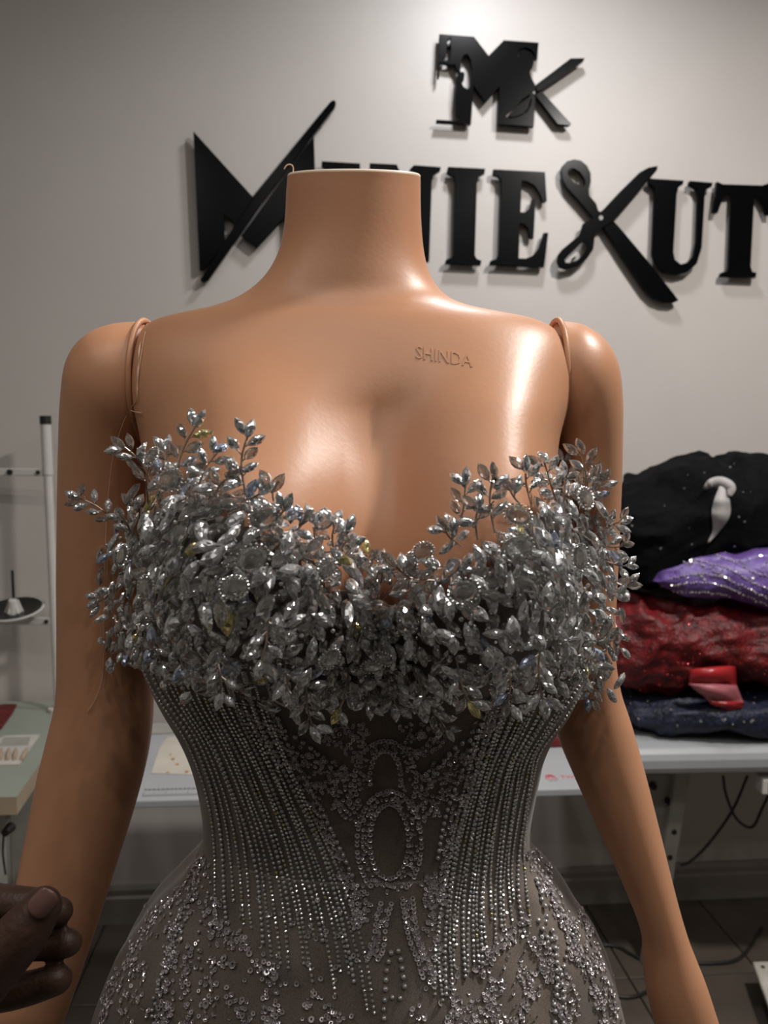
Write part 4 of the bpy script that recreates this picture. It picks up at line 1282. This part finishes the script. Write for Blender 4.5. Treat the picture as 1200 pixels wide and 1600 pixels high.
# ---------------------------------------------------------------- pile of clothes
def garment(name, top, bot, Y, depth, m, label, seed, fold=.03, freq=7.0, n=(150, 84), stretch=(1, 1, 1), zfloor=None):
    """crumpled cloth bundle; top and bot are its upper and lower outlines as seen at depth Y"""
    T_ = [pt(x, y, Y) for x, y in top]; B_ = [pt(x, y, Y) for x, y in bot]
    xa, xb = T_[0].x, T_[-1].x
    cX, hx = (xa + xb) / 2, (xb - xa) / 2
    fz = lambda L, x: float(np.interp(x, [p.x for p in L], [p.z for p in L]))
    bm = bmesh.new(); rings = []
    nu, nv = n
    off = Vector((seed * 3.7, seed * 1.9, seed * 5.1))
    sp = lambda v, e: math.copysign(abs(v) ** e, v)
    for j in range(1, nv):
        ph = -math.pi / 2 + math.pi * j / nv
        ring = []
        for i in range(nu):
            t = 2 * math.pi * i / nu
            d = Vector((sp(math.cos(ph), .7) * sp(math.cos(t), .75), sp(math.cos(ph), .7) * sp(math.sin(t), .75), sp(math.sin(ph), .85)))
            x = cX + d.x * hx
            zt_, zb_ = fz(T_, x), fz(B_, x)
            p = Vector((x, Y + d.y * depth, (zt_ + zb_) / 2 + d.z * (zt_ - zb_) / 2))
            q = p + off
            wp = Vector((noise.noise(q * 4), noise.noise(q * 4 + Vector((9, 0, 0))), noise.noise(q * 4 + Vector((0, 9, 0))))) * .12
            s_ = Vector(((q.x + wp.x) * stretch[0], (q.y + wp.y) * stretch[1], (q.z + wp.z) * stretch[2])) * freq
            r1 = (1 - abs(noise.noise(s_)) * 2.2); r1 = r1 * abs(r1)
            r2 = (1 - abs(noise.noise(s_ * 2.1 + Vector((5, 2, 1)))) * 2.2); r2 = r2 * abs(r2)
            f3 = noise.noise(q * 4.0)
            edge = .45 if abs(d.z) > .8 else 1
            dn = Vector((d.x * .5, d.y, d.z * .7)).normalized()
            p = p + dn * (fold * edge * (r1 * .75 + r2 * .35 + f3 * .9 - .25))
            if zfloor is not None and p.z < zfloor: p.z = zfloor + rnd() * .002
            wl = (p - WP).dot(WN)
            if wl < .02: p += WN * (.02 - wl)
            ring.append(p)
        rings.append(ring)
    loft(bm, rings, True, True)
    o = mesh_obj(name, bm, m, smooth=True)
    tag(o, label, 'garment', 'garments piled on the right table')
    return o
def speck(parent, tree_objs, boxpx, n, m, r, name='sequin', kind='stuff', tilt=.4):
    tr = bvh_of(*tree_objs); bt = Batch()
    for _ in range(n):
        x, y = random.uniform(boxpx[0], boxpx[2]), random.uniform(boxpx[1], boxpx[3])
        h = hit(tr, x, y)
        if h:
            nn = (h[1] + Vector((gauss(tilt), gauss(tilt), gauss(tilt)))).normalized()
            bt.add('sequin', orient(h[0] + h[1] * .002, nn, random.uniform(*r)))
    o = bt.build(name, m, parent)
    if o: o['kind'] = kind
YG = A2.y + .235
zt = ZT + .002
g_navy = garment('navy_garment', [(935, 1085), (960, 1072), (1000, 1066), (1100, 1064), (1300, 1064), (1440, 1085)], [(935, 1120), (975, 1130), (1010, 1136), (1060, 1126), (1100, 1118), (1130, 1130), (1200, 1134), (1440, 1130)],
                 YG - .02, .19, M_navy, 'dark navy lace garment at the bottom of the clothes pile', 3, .016, 9, zfloor=zt)
speck(g_navy, [g_navy], (970, 1060, 1200, 1135), 40, M_sequin2, (.002, .004), 'navy_sequins')
g_red = garment('red_garment', [(905, 945), (930, 918), (960, 905), (1020, 918), (1100, 925), (1300, 935), (1470, 980)], [(905, 1030), (930, 1058), (960, 1074), (990, 1076), (1030, 1086), (1060, 1060), (1090, 1048), (1150, 1050), (1200, 1068), (1470, 1085)],
                YG, .21, M_red, 'dark red sequinned lace garment in the middle of the clothes pile', 11, .036, 9)
speck(g_red, [g_red], (950, 920, 1200, 1085), 110, M_redseq, (.0018, .0034), 'red_sequins')
g_pur = garment('purple_garment', [(1020, 905), (1032, 884), (1050, 872), (1085, 862), (1120, 857), (1140, 862), (1170, 852), (1200, 852), (1440, 870)], [(1020, 910), (1032, 922), (1060, 938), (1130, 932), (1165, 942), (1200, 955), (1440, 985)],
                YG - .13, .11, M_purple, 'purple satin garment with beaded lines lying on the red one', 23, .018, 8, stretch=(.5, 1, 1.7))
Tp = bvh_of(g_pur)
for k, ln in enumerate(([(1045, 905), (1080, 898), (1120, 900), (1160, 915), (1200, 935)], [(1050, 915), (1090, 910), (1130, 915), (1165, 930), (1200, 945)],
                        [(1070, 872), (1100, 878), (1140, 890), (1175, 910), (1200, 920)], [(1040, 885), (1070, 880), (1100, 885), (1140, 905)],
                        [(1120, 868), (1150, 880), (1180, 895), (1200, 900)], [(1060, 925), (1100, 925), (1140, 930)])):
    bt = Batch()
    for p, n in surface_walk(ln, .0075, .002, .001, Tp): bt.add('ico', orient(p, n, .0032, roll=rnd()))
    o = bt.build('bead_row', M_sequin, g_pur)
    if o: o['kind'] = 'stuff'
speck(g_pur, [g_pur], (1030, 855, 1200, 945), 60, M_sequin2, (.002, .0035), 'purple_sequins')
g_blk = garment('black_garment', [(915, 800), (940, 765), (965, 746), (1000, 733), (1060, 715), (1095, 707), (1112, 718), (1126, 735), (1140, 716), (1165, 710), (1200, 716), (1300, 730), (1490, 800)],
                [(915, 880), (940, 915), (965, 930), (1010, 930), (1050, 905), (1100, 880), (1200, 872), (1490, 870)],
                YG + .02, .20, M_blackfab, 'black velvet garment bundled on top of the clothes pile', 31, .034, 6)
speck(g_blk, [g_blk], (970, 720, 1200, 880), 26, M_sequin2, (.0016, .003), 'black_sequins')
# white ribbon loop on the black garment
Tb = bvh_of(g_blk)
def ribbon(pix, widths, name, m, parent, tree, off=.006):
    D = catmull([(x, y, w_) for (x, y), w_ in zip(pix, widths)], 24)
    L, Rr = [], []
    for i, (x, y, w_) in enumerate(D):
        j0, j1 = max(0, i - 1), min(23, i + 1)
        t = np.array([D[j1][0] - D[j0][0], D[j1][1] - D[j0][1]]); t /= np.hypot(*t)
        base = hit(tree, x, y); yy = base[0].y - off if base else YG - .2
        L.append(pt(x - t[1] * w_, y + t[0] * w_, yy)); Rr.append(pt(x + t[1] * w_, y - t[0] * w_, yy - .004))
    V = L + Rr; n_ = len(L)
    o = pydata_obj(name, V, [(i, i + 1, n_ + i + 1, n_ + i) for i in range(n_ - 1)], m, parent, smooth=True)
    s_ = o.modifiers.new('t', 'SOLIDIFY'); s_.thickness = .0015
    return o
ribbon([(1100, 764), (1112, 756), (1128, 754), (1142, 762), (1140, 775)], [2, 8, 9, 8, 3], 'ribbon_loop', M_ribbon, g_blk, Tb, .012)
ribbon([(1130, 760), (1128, 785), (1126, 805), (1118, 830), (1106, 848)], [6, 13, 14, 5, 1.2], 'ribbon_tail', M_ribbon, g_blk, Tb, .006)
# glossy red satin with a pink lining hanging out of the pile
sat = empty('red_satin_piece', pt(1118, 1108, YG - .22), 'shiny red satin piece with pink lining poking out below the red lace', 'cloth')
def patch(name, pix, m, parent, Y, bulge, seed):
    xs_ = [p[0] for p in pix]; ys_ = [p[1] for p in pix]
    V, Fs = [], []
    n_ = 10
    tl_, tr_, br_, bl_ = [np.array(p, float) for p in pix]
    for i in range(n_ + 1):
        for j in range(n_ + 1):
            s, t = i / n_, j / n_
            q = (tl_ * (1 - s) + tr_ * s) * (1 - t) + (bl_ * (1 - s) + br_ * s) * t
            V.append(pt(q[0], q[1] + 5 * math.sin(s * 3.1) * t, Y - bulge * math.sin(math.pi * s) * math.sin(math.pi * min(1, t + .2)) - .006 * noise.noise(Vector((s * 4, t * 2, seed)))))
    for i in range(n_):
        for j in range(n_):
            a_ = i * (n_ + 1) + j; Fs.append((a_, a_ + n_ + 1, a_ + n_ + 2, a_ + 1))
    o = pydata_obj(name, V, Fs, m, parent, smooth=True)
    s_ = o.modifiers.new('t', 'SOLIDIFY'); s_.thickness = .003
    return o
patch('satin_fold', [(1078, 1046), (1148, 1040), (1150, 1072), (1076, 1070)], M_satin, sat, YG - .205, .03, 1.0)
patch('pink_lining', [(1076, 1068), (1150, 1071), (1162, 1098), (1108, 1096)], M_pink, sat, YG - .21, .02, 2.0)
patch('red_hem', [(1106, 1096), (1162, 1097), (1160, 1105), (1118, 1103)], M_satin, sat, YG - .212, .01, 3.0)
# small folded red cloth on the white table, between gown and arm
ra = [on_z(x, y, ZT) for x, y in [(790, 1171), (885, 1168), (885, 1146), (795, 1148)]]
bm = bmesh.new()
rc = sum(ra, Vector()) / 4
loft(bm, [[rc + (p - rc) * s + Vector((0, 0, z)) for p in ra] for s, z in ((.96, .0008), (1, .006), (.98, .014), (1, .020), (.95, .028))])
tag(mesh_obj('folded_red_cloth', bm, M_red), 'small folded red cloth on the white table beside the gown', 'cloth')
